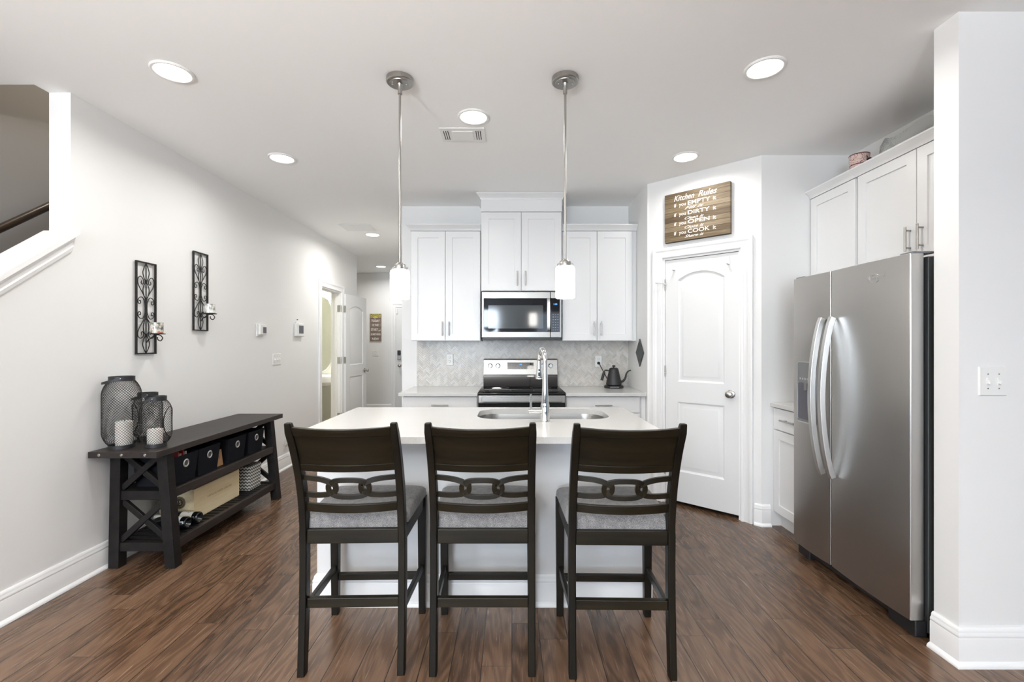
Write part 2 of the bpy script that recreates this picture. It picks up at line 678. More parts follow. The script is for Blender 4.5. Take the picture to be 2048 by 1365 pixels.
def dup(root, loc, rotz=0.0, label=None, group=None):
    r = root.copy()
    COL.objects.link(r)
    r.location = loc
    r.rotation_euler = (0, 0, rotz)
    if label:
        r['label'] = label
    if group:
        r['group'] = group

    def kids(a, b):
        for ch in list(a.children):
            c = ch.copy()
            COL.objects.link(c)
            c.parent = b
            kids(ch, c)
    kids(root, r)
    return r


def text(mb, s, origin, right, up, width=None, height=None, shear=0.0, bold=0.0, center=False):
    """lettering laid flat on a surface; origin = lower left (or lower middle)"""
    cu = bpy.data.curves.new('t', 'FONT')
    cu.body = s
    cu.shear = shear
    cu.offset = bold
    cu.resolution_u = 3
    ob = bpy.data.objects.new('t', cu)
    me = bpy.data.meshes.new_from_object(ob)
    vs = [v.co.copy() for v in me.vertices]
    x0 = min(v.x for v in vs)
    x1 = max(v.x for v in vs)
    y0 = min(v.y for v in vs)
    y1 = max(v.y for v in vs)
    sy = height / (y1 - y0) if height else width / (x1 - x0)
    sx = width / (x1 - x0) if width else sy
    o, r, u = Vector(origin), Vector(right).normalized(), Vector(up).normalized()
    sh = (x0 + x1) / 2 if center else x0
    mb.add([o + r * ((v.x - sh) * sx) + u * ((v.y - y0) * sy) for v in vs], [tuple(p.vertices) for p in me.polygons])
    bpy.data.objects.remove(ob)
    bpy.data.curves.remove(cu)
    bpy.data.meshes.remove(me)
    return mb


def smooth_path(pts, k=6, closed=False):
    """Catmull-Rom through the points"""
    P = [Vector(p) for p in pts]
    out = []
    N = len(P)
    for i in range(N if closed else N - 1):
        p1, p2 = P[i], P[(i + 1) % N]
        p0 = P[i - 1] if (closed or i > 0) else p1 * 2 - p2
        p3 = P[(i + 2) % N] if (closed or i + 2 < N) else p2 * 2 - p1
        for j in range(k):
            t = j / k
            out.append(0.5 * ((2 * p1) + (p2 - p0) * t + (2 * p0 - 5 * p1 + 4 * p2 - p3) * t * t + (3 * p1 - p0 - 3 * p2 + p3) * t ** 3))
    if not closed:
        out.append(P[-1])
    return out

# ================================================================== THE ROOM
CZ = 2.74           # ceiling
XL = -2.45          # left wall face
XLB = -2.587        # its back
YB = 4.64           # kitchen back wall
YF = 9.0            # hall end wall
XR = 2.509          # right wall behind the refrigerator
PA = Vector((1.18, 4.0, 0))       # pantry wall corners
PBc = Vector((1.845, 3.383, 0))

struct('floor', MB().box(-4.4, 4.6, -4.9, 9.4, -0.06, 0.0), M['floor'], 'dark stained oak floor boards running away through kitchen and hall', 'floor')
mb = MB()
mb.box(-2.57, 4.6, -4.9, 9.4, CZ, CZ + 0.12)
mb.box(-3.75, -2.57, -4.9, 2.461, CZ, CZ + 0.12)
mb.box(-4.4, -2.57, 5.3, 9.4, CZ, CZ + 0.12)
struct('ceiling', mb, M['ceiling'], 'smooth white ceiling over the kitchen and hall', 'ceiling', smooth=0)

# left wall: sloping half wall beside the stairs, full height further on, opening for the bathroom door
ST = 0.794                                     # slope of the stair wall
zs = lambda y: 1.945 - ST * (2.54 - y)
mb = MB()
y0 = 2.54 - 1.945 / ST + 0.02
mb.prism([(y0, 0.0), (2.54, 0.0), (2.54, zs(2.54)), (y0, zs(y0))], lambda y, z: (XL, y, z), lambda y, z: (-2.57, y, z))
mb.box(-2.57, XL, 2.54, 5.30, 0, CZ)
mb.box(XLB, XL, 5.30, 5.87, 0, CZ)
mb.box(XLB, XL, 5.87, 6.55, 2.08, CZ)
mb.box(XLB, XL, 6.55, 7.22, 0, CZ)
struct('wall_left', mb, M['wall'], 'long white left wall with the sloping stair opening and bathroom doorway', 'wall', smooth=0)

mb = MB()
mb.box(-3.75, -3.60, -4.9, 5.30, 0, 5.3)
mb.box(-3.60, -2.57, 5.18, 5.30, 0, 5.3)
mb.box(-3.60, -2.45, 2.34, 2.461, CZ + 0.12, 5.3)
mb.box(-2.57, -2.45, 2.461, 5.3, CZ + 0.12, 5.3)
mb.box(-3.75, -2.45, 2.34, 5.3, 5.3, 5.4)
struct('wall_stairwell', mb, M['stair'], 'dim taupe wall of the stairwell behind the sloping opening', 'wall', smooth=0)
# steps hidden behind the half wall
mb = MB()
for i in range(12):
    mb.box(-3.60, -2.57, 1.25 + i * 0.235, 1.25 + (i + 1) * 0.235 if i < 11 else 5.18, 0, 0.187 * (i + 1))
struct('trim_9', mb, M['rail'], 'dark treads of the staircase behind the half wall', 'stairs', smooth=0)

# bathroom behind the doorway
mb = MB()
mb.box(-4.4, XLB, 7.12, 7.22, 0, CZ)
mb.box(-4.4, -4.25, 5.30, 7.12, 0, CZ)
mb.box(-4.25, XLB, 5.30, 5.40, 0, CZ)
struct('wall_bathroom', mb, M['sage'], 'pale sage green bathroom walls seen through the doorway', 'wall', smooth=0)

mb = MB()
mb.box(-1.117, 1.30, YB, YB + 0.12, 0, CZ)
mb.box(-1.117, -1.00, YB + 0.12, YF, 0, CZ)
struct('wall_back', mb, M['wall'], 'white kitchen back wall above and beside the wall cabinets', 'wall', smooth=0)
struct('wall_hall', MB().box(-4.4, -1.0, YF, YF + 0.12, 0, CZ), M['wall'], 'far end wall of the hall holding the entry door', 'wall', smooth=0)
struct('wall_outer', MB().box(-4.4, -4.28, 7.22, YF, 0, CZ), M['wall'], 'side wall of the far hall', 'wall', smooth=0)

# pantry: short side wall, diagonal wall with a door, return wall
pd = (PBc - PA).normalized()
PL = (PBc - PA).length
pn = Vector((pd.y, -pd.x, 0))                  # towards the kitchen
if pn.dot(Vector((0, -1, 0))) < 0:
    pn = -pn


def P(u, z, d=0.0):
    """point on the pantry wall: u along it, z up, d out of it"""
    q = PA + pd * u + pn * d
    return (q.x, q.y, z)


DU0, DU1, DZ = 0.150, 0.762, 2.066              # door opening
mb = MB()
mb.box(1.18, 1.29, 3.99, YB, 0, CZ)
for u0, u1, z0, z1 in ((0, DU0, 0, CZ), (DU1, PL, 0, CZ), (DU0, DU1, DZ, CZ)):
    mb.prism([(u0, z0), (u1, z0), (u1, z1), (u0, z1)], lambda u, z: P(u, z, 0), lambda u, z: P(u, z, -0.10))
struct('wall_pantry', mb, M['wall'], 'diagonal white corner wall of the pantry around its door', 'wall', smooth=0)
mb = MB()
mb.box(1.845, XR, 3.383, 3.50, 0, CZ)
mb.box(XR, XR + 0.11, 2.033, 3.50, 0, CZ)
struct('wall_right', mb, M['wall'], 'white wall in the alcove around the refrigerator', 'wall', smooth=0)
struct('wall_column', MB().box(1.875, 4.6, 1.92, 2.033, 0, CZ), M['wall'], 'white wall end at far right carrying the double light switch', 'wall', smooth=0)
# pantry inside (dark closet behind the closed door)
mb = MB()
mb.box(1.29, XR + 0.11, YB, YB + 0.12, 0, CZ)
mb.box(XR, XR + 0.11, 3.50, YB, 0, CZ)
struct('wall_closet', mb, M['wall'], 'walls inside the closed pantry', 'wall', smooth=0)

# living room behind the camera
mb = MB()
mb.box(4.48, 4.6, -4.9, 1.92, 0, CZ)
struct('wall_living', mb, M['bounce_cut'], 'side wall of the living room behind the viewer', 'wall', smooth=0)
mb = MB()
for x0, x1, z0, z1 in ((-3.75, -2.35, 0, CZ), (-2.35, -0.35, 0, 0.65), (-2.35, -0.35, 2.35, CZ), (-0.35, 0.65, 0, CZ), (0.65, 2.85, 2.25, CZ), (2.85, 4.6, 0, CZ)):
    mb.box(x0, x1, -4.72, -4.60, z0, z1)
struct('wall_rear', mb, M['bounce_cut'], 'rear wall of the living room with two windows', 'wall', smooth=0)
for i, (x0, x1, z0, z1) in enumerate(((-2.35, -0.35, 0.65, 2.35), (0.65, 2.85, 0.0, 2.25))):
    w = thing('window_%d' % (i + 1), ('wide window' if i == 0 else 'glazed patio door') + ' in the rear wall behind the viewer', 'window', ((x0 + x1) / 2, -4.66, z0), kind='structure')
    mb = MB()
    mb.box(x0, x0 + 0.06, -4.70, -4.62, z0, z1).box(x1 - 0.06, x1, -4.70, -4.62, z0, z1)
    mb.box(x0, x1, -4.70, -4.62, z0, z0 + 0.06).box(x0, x1, -4.70, -4.62, z1 - 0.06, z1)
    mb.box((x0 + x1) / 2 - 0.03, (x0 + x1) / 2 + 0.03, -4.70, -4.62, z0, z1)
    obj('frame', mb, M['trim'], w)
    obj('pane', MB().box(x0 + 0.06, x1 - 0.06, -4.664, -4.656, z0 + 0.06, z1 - 0.06), M['glass'], w)

# ------------------------------------------------------------------ baseboards, caps and casings
BASE = [(0, 0), (0.032, 0), (0.032, 0.006), (0.028, 0.014), (0.019, 0.020), (0.017, 0.022), (0.017, 0.113), (0.015, 0.118), (0.0165, 0.123), (0.0165, 0.130), (0.012, 0.137), (0.012, 0.141), (0.010, 0.150), (0.004, 0.157), (0, 0.157)]
XYZ = lambda x, y, z: (x, y, z)


def baseboard(name, paths, label):
    mb = MB()
    for p in paths:
        mb.sweep(p, BASE, XYZ)
    struct(name, mb, M['trim'], label, 'baseboard')


e = 0.0008
baseboard('baseboard_left', [[(XL + e, 5.78), (XL + e, y0 + 0.2)], [(-2.6, 7.22 + e), (XL + e, 7.22 + e), (XL + e, 6.65)]], 'tall white moulded baseboard along the left wall')
baseboard('baseboard_column', [[(4.4, 1.92 - e), (1.875 - e, 1.92 - e), (1.875 - e, 2.033 + e)]], 'tall white moulded baseboard around the wall end at far right')
pb0 = P(0.862, 0, e)
baseboard('baseboard_pantry', [[(1.905, 3.383 - e), (1.845 - 0.0003, 3.383 - e), (pb0[0], pb0[1])]], 'short white baseboard on the pantry corner beside the base cabinet')
baseboard('baseboard_hall', [[(-2.36, YF - e), (-4.2, YF - e)]], 'white baseboard along the far hall wall')

CASE = [(0.0, 0.0), (0.0, 0.012), (0.006, 0.016), (0.018, 0.014), (0.022, 0.010), (0.048, 0.012), (0.058, 0.018), (0.066, 0.022), (0.078, 0.024), (0.084, 0.022), (0.086, 0.018), (0.086, 0.0)]


def casing(name, a0, a1, z1, mapf, label, z0=0.0, prof=CASE):
    mb = MB()
    mb.sweep([(a0, z0), (a0, z1), (a1, z1), (a1, z0)], prof, mapf)
    return struct(name, mb, M['trim'], label, 'door casing')


casing('trim_1', DU0 - 0.004, DU1 + 0.004, DZ + 0.004, lambda u, z, d: P(u, z, d + e), 'white moulded casing around the pantry door')
casing('trim_2', 5.87 - 0.002, 6.55 + 0.002, 2.082, lambda u, z, d: (XL + e + d, u, z), 'white casing around the open bathroom doorway')
casing('trim_3', -2.285, -1.375, 2.06, lambda u, z, d: (u, YF - e - d, z), 'white casing around the entry door at the end of the hall')
# jamb linings
mb = MB()
t = 0.012
mb.prism([(DU0, 0), (DU0 + t, 0), (DU0 + t, DZ - t), (DU1 - t, DZ - t), (DU1 - t, 0), (DU1, 0), (DU1, DZ), (DU0, DZ)], lambda u, z: P(u, z, 0.0), lambda u, z: P(u, z, -0.10))
struct('trim_4', mb, M['trim'], 'white jamb lining the pantry doorway', 'door jamb', smooth=0)
mb = MB()
mb.prism([(5.87, 0), (5.87 + t, 0), (5.87 + t, 2.08 - t), (6.55 - t, 2.08 - t), (6.55 - t, 0), (6.55, 0), (6.55, 2.08), (5.87, 2.08)], lambda u, z: (XL + 0.002, u, z), lambda u, z: (XLB - 0.002, u, z))
mb.prism([(5.882, 0), (5.894, 0), (5.894, 2.056), (6.526, 2.056), (6.526, 0), (6.538, 0), (6.538, 2.068), (5.882, 2.068)], lambda u, z: (XL - 0.045, u, z), lambda u, z: (XL - 0.085, u, z))
struct('trim_5', mb, M['trim'], 'white jamb lining the bathroom doorway', 'door jamb', smooth=0)

# sloping cap and apron on the stair half wall
mb = MB()
ya = 0.25
YC = 2.552
top = [(ya, zs(ya)), (YC, zs(YC)), (YC, zs(YC) + 0.030), (ya, zs(ya) + 0.030)]
mb.prism([(ya, zs(ya)), (2.538, zs(2.538)), (2.538, zs(2.538) + 0.030), (ya, zs(ya) + 0.030)], lambda y, z: (-2.60, y, z), lambda y, z: (XL + 0.001, y, z))
mb.prism(top, lambda y, z: (XL + 0.001, y, z), lambda y, z: (XL + 0.042, y, z))
prof = [(0.0, 0.0), (0.030, 0.0), (0.028, -0.016), (0.016, -0.030), (0.013, -0.052), (0.017, -0.060), (0.012, -0.082), (0.004, -0.092), (0.0, -0.092)]
for (a, za), (b_, zb) in zip(prof[:-1], prof[1:]):
    mb.hexa([(XL + 0.001, ya, zs(ya) + zb), (XL + 0.001 + b_, ya, zs(ya) + zb), (XL + 0.001 + a, ya, zs(ya) + za), (XL + 0.001, ya, zs(ya) + za - 0.0001)],
            [(XL + 0.001, YC - 0.014, zs(YC - 0.014) + zb), (XL + 0.001 + b_, YC - 0.014, zs(YC - 0.014) + zb), (XL + 0.001 + a, YC - 0.014, zs(YC - 0.014) + za), (XL + 0.001, YC - 0.014, zs(YC - 0.014) + za - 0.0001)])
struct('trim_6', mb, M['trim'], 'white sloping cap with moulded apron on the stair half wall', 'stair cap')

# handrail on the stairwell wall
h = thing('stair_handrail', 'dark stained wooden handrail climbing the stairwell wall', 'handrail', (-3.50, 3.0, 2.05))
hz = lambda y: 2.105 + 0.765 * (y - 3.09)
obj('rail', MB().tube([(-3.50, 1.2, hz(1.2)), (-3.50, 5.0, hz(5.0))], 0.027, 16), M['rail'], h)
area_lamp('stairwell_fill', (-3.1, 3.9, 5.2), (0, 0, 0), 0.3, 14, (1.0, 0.92, 0.82), shape='DISK')  # added lamp, out of view, lifting the dark stairwell wall
for y in (1.7, 2.9, 4.1):
    obj('bracket', MB().tube([(-3.50, y, hz(y) - 0.026), (-3.50, y, hz(y) - 0.07), (-3.60, y, hz(y) - 0.10)], 0.008, 8), M['nickel'], h)


# ------------------------------------------------------------------ moulded two-panel doors
def arch_loop(x0, x1, z0, zsp, rise, d):
    """panel outline inset by d: rectangle with a shallow arched top (rise 0 = square)"""
    pts = [(x0 + d, z0 + d), (x1 - d, z0 + d)]
    if rise <= 0:
        return pts + [(x1 - d, zsp - d), (x0 + d, zsp - d)]
    c = (x1 - x0) / 2
    R = (c * c + rise * rise) / (2 * rise)
    zc = zsp + rise - R
    cx = (x0 + x1) / 2
    r = R - d
    hw = c - d
    a = math.asin(min(1, hw / r))
    for i in range(17):
        an = a - 2 * a * i / 16
        pts.append((cx + r * math.sin(an), zc + r * math.cos(an)))
    return pts


def door_leaf(W, H, T, panels):
    """leaf in local space: x across, z up, front face at y = 0, back at y = T"""
    mb = MB()
    for y, sg in ((0.0, 1), (T, -1)):
        loops = [[(0, 0), (W, 0), (W, H), (0, H)]] + [arch_loop(*p, 0) for p in panels]
        mb.fill(loops, lambda x, z: (x, y, z))
        for p in panels:
            prof = [(0, 0), (0.005, 0.007), (0.014, 0.012), (0.022, 0.012), (0.046, 0.0025), (0.050, 0.002)]
            mb.rings([[(x, y + sg * dep, z) for x, z in arch_loop(*p, d)] for d, dep in prof])
    mb.add([(0, 0, 0), (W, 0, 0), (W, 0, H), (0, 0, H), (0, T, 0), (W, T, 0), (W, T, H), (0, T, H)], [(0, 1, 5, 4), (1, 2, 6, 5), (2, 3, 7, 6), (3, 0, 4, 7)])
    return mb


def knob_mb(c, n, r=0.027):
    """round door knob on a rose, pointing along n from the face point c"""
    mb = MB()
    prof = [(0.0001, 0), (0.032, 0), (0.032, 0.004), (0.027, 0.008), (0.013, 0.010), (0.011, 0.026), (0.016, 0.032), (r * 0.93, 0.040), (r, 0.050), (r * 0.92, 0.060), (r * 0.6, 0.066), (0.0001, 0.068)]
    mb.lathe([(a, b) for a, b in prof], (0, 0, 0), 24)
    n = Vector(n).normalized()
    q = Vector((0, 0, 1)).rotation_difference(n).to_matrix().to_4x4()
    return mb.xf(Matrix.Translation(c) @ q)


# pantry door (closed)
ang = math.atan2(pd.y, pd.x)
pw = DU1 - DU0 - 0.030
d1 = thing('door_1', 'closed white two-panel pantry door with an arched upper panel', 'door', P(DU0 + 0.015, 0.012, -0.010), kind='structure')
F = Matrix.Translation(P(DU0 + 0.015, 0.030, -0.010)) @ Matrix.Rotation(ang, 4, 'Z')
leafH = DZ - 0.016 - 0.030
pan = [(0.105, pw - 0.105, 1.0, 1.845, 0.062), (0.105, pw - 0.105, 0.25, 0.83, 0)]
leaf = obj('leaf', door_leaf(pw, leafH, 0.035, pan).xf(F), M['door'], d1, smooth=25)
obj('knob', knob_mb(P(0.690, 0.955, -0.010), pn), M['nickel'], d1)
for z in (1.80, 1.07, 0.24):
    mb = MB()
    for k in range(3):
        mb.cyl(P(DU0 + 0.0125, z + k * 0.031, -0.003), P(DU0 + 0.0125, z + k * 0.031 + 0.029, -0.003), 0.0065, n=12)
    obj('hinge', mb, M['hinge'], d1)
mb = MB()
mb.tube([P(DU0 + 0.012, 1.855, 0.002), P(DU0 + 0.0, 1.86, 0.03), P(DU0 - 0.035, 1.865, 0.045)], 0.0045, 8)
mb.cyl(P(DU0 - 0.030, 1.865, 0.043), P(DU0 - 0.048, 1.867, 0.049), 0.009, n=12)
mb.tube([P(DU0 + 0.012, 1.85, 0.002), P(DU0 + 0.03, 1.848, 0.02)], 0.004, 8)
obj('door_stop', mb, M['white_plastic'], d1)


def over_hook(u, lab):
    mb = MB()
    pts = [P(u, 2.026, -0.006), P(u, 1.985, -0.006)] + [P(u + 0.0, 1.968 - 0.010 * math.sin(a), 0.008 - 0.014 * math.cos(a)) for a in (0, 0.8, 1.57, 2.3, 3.14)] + [P(u, 1.985, 0.021)]
    mb.tube(pts, 0.011, 4, rx=0.002, up=tuple(pn))
    obj('door_hook', mb, M['white_plastic'], None, loc=P(u, 1.96, -0.006), label=lab, cat='hook', group='hooks over the pantry door')


over_hook(DU0 + 0.095, 'white hook over the pantry door nearer its hinges')
over_hook(DU0 + 0.525, 'white hook over the pantry door nearer its knob side')

# open bathroom door, swung back towards the hall wall
HX, HY = -2.428, 6.600
d2 = thing('door_2', 'white two-panel bathroom door standing open against the hall wall', 'door', (HX, HY, 0.01), kind='structure')
a2 = math.radians(90 - 6.5)
F2 = Matrix.Translation((HX + 0.035, HY - 0.004, 0.03)) @ Matrix.Rotation(a2, 4, 'Z')
pan2 = [(0.115, 0.565, 1.0, 1.82, 0.060), (0.115, 0.565, 0.25, 0.83, 0)]
obj('leaf', door_leaf(0.68, 2.035, 0.035, pan2).xf(F2), M['door'], d2, smooth=25)
obj('knob', knob_mb(F2 @ Vector((0.615, 0, 0.90)), F2.to_3x3() @ Vector((0, -1, 0))), M['hinge'], d2)
for z in (1.80, 1.06, 0.26):
    mb = MB()
    mb.box(XL - 0.048, XL - 0.002, 6.5335, 6.5375, z, z + 0.095)
    p0, p1 = F2 @ Vector((-0.0022, 0.0, 0)), F2 @ Vector((-0.0022, 0.034, 0))
    mb.hexa([(p0.x, p0.y - 0.001, z), (p1.x, p1.y - 0.001, z), (p1.x, p1.y + 0.001, z), (p0.x, p0.y + 0.001, z)], [(p0.x, p0.y - 0.001, z + 0.095), (p1.x, p1.y - 0.001, z + 0.095), (p1.x, p1.y + 0.001, z + 0.095), (p0.x, p0.y + 0.001, z + 0.095)])
    mb.cyl((XL + 0.006, 6.553, z), (XL + 0.006, 6.553, z + 0.095), 0.006, n=12)
    obj('hinge', mb, M['hinge'], d2)

# entry door at the end of the hall
d3 = thing('door_3', 'closed white entry door with a black keypad lock at the end of the hall', 'door', (-2.28, YF, 0), kind='structure')
F3 = Matrix.Translation((-2.278, YF - 0.012, 0.01))
obj('leaf', door_leaf(0.895, 2.042, 0.0115, [(0.15, 0.745, 1.05, 1.80, 0.06), (0.15, 0.745, 0.25, 0.85, 0)]).xf(F3), M['door'], d3, smooth=25)
obj('knob', knob_mb((-2.205, YF - 0.012, 0.92), (0, -1, 0)), M['nickel'], d3)
obj('keypad', MB().box(-2.245, -2.185, YF - 0.045, YF - 0.0121, 1.125, 1.215), M['black'], d3, bev=0.006)
obj('deadbolt', MB().box(-2.248, -2.182, YF - 0.040, YF - 0.0121, 1.035, 1.122), M['nickel'], d3, bev=0.008)
obj('door_sensor', MB().box(-2.272, -2.245, YF - 0.03, YF - 0.0121, 1.935, 2.035), M['white_plastic'], d3, bev=0.004)

# ================================================================== BATHROOM, HALL AND WALL FITTINGS
sk = thing('pedestal_sink', 'white porcelain pedestal sink inside the bathroom doorway', 'sink', (-2.92, 6.86, 0))
mb = MB()
prof = [(0.12, 0.70), (0.22, 0.725), (0.275, 0.775), (0.285, 0.845), (0.275, 0.868), (0.25, 0.868), (0.22, 0.80), (0.10, 0.76), (0.0001, 0.755)]
mb.lathe(prof, (0, 0, 0), 40)
for i, v in enumerate(mb.v):
    mb.v[i] = (-2.92 + v[0] * 1.02, 6.875 + v[1] * 0.80, v[2])
obj('basin', mb, M['porcelain'], sk)
obj('pedestal', MB().lathe([(0.12, 0.0), (0.11, 0.03), (0.075, 0.15), (0.07, 0.5), (0.11, 0.705)], (-2.99, 6.92, 0), 24), M['porcelain'], sk)
obj('tap', MB().tube(smooth_path([(-3.02, 7.07, 0.87), (-3.02, 7.07, 0.98), (-3.02, 7.0, 1.02), (-3.02, 6.95, 0.97)]), 0.012, 10), M['chrome'], sk)
mr = thing('oval_mirror', 'tall oval mirror on the bathroom wall above the pedestal sink', 'mirror', (-2.945, 7.12, 1.50))
el = lambda a, b, y: [(-2.945 + a * math.cos(2 * PI * i / 48), y, 1.50 + b * math.sin(2 * PI * i / 48)) for i in range(48)]
obj('glass', MB().hexa(el(0.20, 0.575, 7.100), el(0.20, 0.575, 7.119)), M['mirror'], mr)
obj('frame', MB().tube(el(0.202, 0.577, 7.108), 0.006, 8, closed=True), M['chrome'], mr)
vl = thing('vanity_light', 'glowing glass vanity lamp above the bathroom mirror', 'lamp', (-3.0, 7.12, 2.25))
obj('plate', MB().box(-3.25, -2.75, 7.09, 7.119, 2.25, 2.31), M['nickel'], vl)
for x in (-3.17, -3.0, -2.83):
    obj('glass_shade', MB().lathe([(0.04, 2.22), (0.05, 2.34), (0.047, 2.34), (0.0001, 2.33)], (x, 7.03, 0), 20), M['vanity'], vl)
    obj('arm', MB().tube([(x, 7.09, 2.28), (x, 7.03, 2.26), (x, 7.03, 2.22)], 0.008, 8), M['nickel'], vl)
area_lamp('vanity_glow', (-3.0, 6.85, 2.30), (math.radians(35), 0, 0), 0.5, 45, (1.0, 0.97, 0.92), size_y=0.12)


def can_light(x, y, label, watts, group='recessed ceiling lights'):
    t_ = thing('recessed_light', label, 'ceiling light', (x, y, CZ), group=group)
    obj('trim_ring', MB().lathe([(0.079, CZ - 0.0005), (0.097, CZ - 0.0005), (0.097, CZ - 0.004), (0.092, CZ - 0.009), (0.083, CZ - 0.010), (0.079, CZ - 0.007)], (x, y, 0), 40, closed=True), M['white_plastic'], t_)
    obj('lens', MB().lathe([(0.0001, CZ - 0.0085), (0.079, CZ - 0.0065), (0.079, CZ - 0.001), (0.0001, CZ - 0.001)], (x, y, 0), 40), M['lens'], t_)
    l_ = area_lamp('lamp', (0, 0, -0.016), (0, 0, 0), 0.13, watts, WARM, shape='DISK', spread=math.radians(165))
    l_.parent = t_
    return t_


can_light(-1.738, 2.342, 'largest recessed ceiling light at upper left, nearest the stair opening', CAN_W)
can_light(-1.725, 3.431, 'recessed ceiling light above the far end of the bench', CAN_W)
can_light(-0.236, 2.805, 'recessed ceiling light between the pendants beside the ceiling vent', CAN_W)
can_light(1.291, 3.404, 'recessed ceiling light in front of the pantry wall sign', CAN_W * 0.75)
can_light(1.276, 2.308, 'recessed ceiling light at upper right above the refrigerator side', CAN_W)
can_light(-1.777, 5.828, 'recessed ceiling light at the mouth of the hall', HALL_W * 0.6, 'hall ceiling lights')
can_light(-2.358, 8.235, 'smallest recessed ceiling light at the far end of the hall', HALL_W * 0.55, 'hall ceiling lights')
for x, y in ((-1.6, -0.4), (1.6, -0.4), (-1.6, -2.6), (1.6, -2.6)):  # unseen downlights added as fill behind the viewer
    can_light(x, y, 'added recessed fill light, unseen in the ceiling behind the viewer', CAN_W, 'added fill lights behind the viewer')

# ceiling register
v = thing('ceiling_vent', 'white rectangular ceiling vent with slotted ends between the pendants', 'vent', (-0.325, 3.046, CZ))
mb = MB()
mb.box(-0.472, -0.178, 2.948, 3.144, CZ - 0.006, CZ - 0.0003)
obj('frame', mb, M['white_plastic'], v, bev=0.003)
obj('panel', MB().box(-0.395, -0.255, 2.985, 3.112, CZ - 0.011, CZ - 0.0055), M['white_plastic'], v, bev=0.003)
mb = MB()
for x in (-0.448, -0.434, -0.420, -0.236, -0.222, -0.208):
    mb.box(x - 0.0028, x + 0.0028, 2.985, 3.110, CZ - 0.0068, CZ - 0.0058)
obj('slot', mb, M['slot'], v)
v = thing('ceiling_vent', 'white return grille in the ceiling at the start of the hall', 'vent', (-1.85, 5.45, CZ))
obj('frame', MB().box(-2.02, -1.66, 5.32, 5.62, CZ - 0.010, CZ - 0.0003), M['white_plastic'], v, bev=0.004)
mb = MB()
for i in range(12):
    mb.box(-1.99, -1.69, 5.345 + i * 0.022, 5.355 + i * 0.022, CZ - 0.0108, CZ - 0.0098)
obj('slot', mb, M['trim'], v)


# uplights added out of view behind the viewer to brighten the ceiling
for x_, y_ in ((-1.6, -1.1), (-0.5, -1.9)):
    fl = thing('added_uplight', 'added uplight bowl on a tall stand, unseen behind the viewer', 'lamp', (x_, y_, 0), group='added uplights behind the viewer')
    obj('base', MB().lathe([(0.0001, 0), (0.15, 0), (0.15, 0.015), (0.02, 0.03), (0.0001, 0.03)], (x_, y_, 0), 32), M['nickel'], fl)
    obj('pole', MB().cyl((x_, y_, 0.028), (x_, y_, 1.62), 0.012, n=14), M['nickel'], fl)
    obj('bowl', MB().lathe([(0.02, 1.61), (0.10, 1.64), (0.17, 1.72), (0.165, 1.72), (0.09, 1.65), (0.0001, 1.63)], (x_, y_, 0), 36), M['nickel'], fl)
    l_ = area_lamp('lamp', (0, 0, 1.70), (PI, 0, 0), 0.26, UP_W, WARM, shape='DISK')
    l_.parent = fl

# ------------------------------------------------------------------ pendants
def pendant(x, y, zt, zb, label):
    p = thing('pendant_light', label, 'pendant light', (x, y, CZ), group='pendant lights over the island')
    obj('canopy', MB().lathe([(0.0001, CZ - 0.030), (0.050, CZ - 0.030), (0.052, CZ - 0.026), (0.0665, CZ - 0.026), (0.070, CZ - 0.022), (0.070, CZ - 0.0005), (0.0001, CZ - 0.0005)], (x, y, 0), 40), M['nickel'], p)
    obj('collar', MB().lathe([(0.0075, CZ - 0.085), (0.011, CZ - 0.083), (0.011, CZ - 0.045), (0.016, CZ - 0.031), (0.0001, CZ - 0.0305)], (x, y, 0), 20), M['nickel'], p)
    for dx in (-0.036, 0.036):
        obj('screw', MB().lathe([(0.0001, CZ - 0.040), (0.004, CZ - 0.038), (0.0045, CZ - 0.034), (0.003, CZ - 0.0302)], (x + dx, y - 0.012, 0), 12), M['chrome'], p)
    obj('rod', MB().cyl((x, y, zt + 0.035), (x, y, CZ - 0.08), 0.0062, n=12), M['nickel'], p)
    obj('socket_cap', MB().lathe([(0.0001, zt + 0.040), (0.013, zt + 0.040), (0.017, zt + 0.033), (0.028, zt + 0.030), (0.030, zt + 0.026), (0.030, zt + 0.004), (0.0001, zt + 0.004)], (x, y, 0), 28), M['nickel'], p)
    obj('glass_collar', MB().lathe([(0.032, zt + 0.016), (0.040, zt + 0.016), (0.043, zt + 0.010), (0.043, zt + 0.0005), (0.032, zt + 0.0005)], (x, y, 0), 32, closed=True), M['glass'], p)
    obj('lamp_shade', MB().lathe([(0.0001, zt), (0.044, zt), (0.0485, zt - 0.004), (0.050, zt - 0.012), (0.050, zb + 0.005), (0.047, zb), (0.044, zb + 0.002), (0.044, zt - 0.02), (0.0001, zt - 0.02)], (x, y, 0), 40), M['shade'], p)
    return p


pendant(-0.589, 2.405, 1.731, 1.580, 'left glowing white cylinder pendant on a nickel rod over the island')
pendant(0.279, 2.400, 1.748, 1.584, 'right glowing white cylinder pendant on a nickel rod before the microwave')


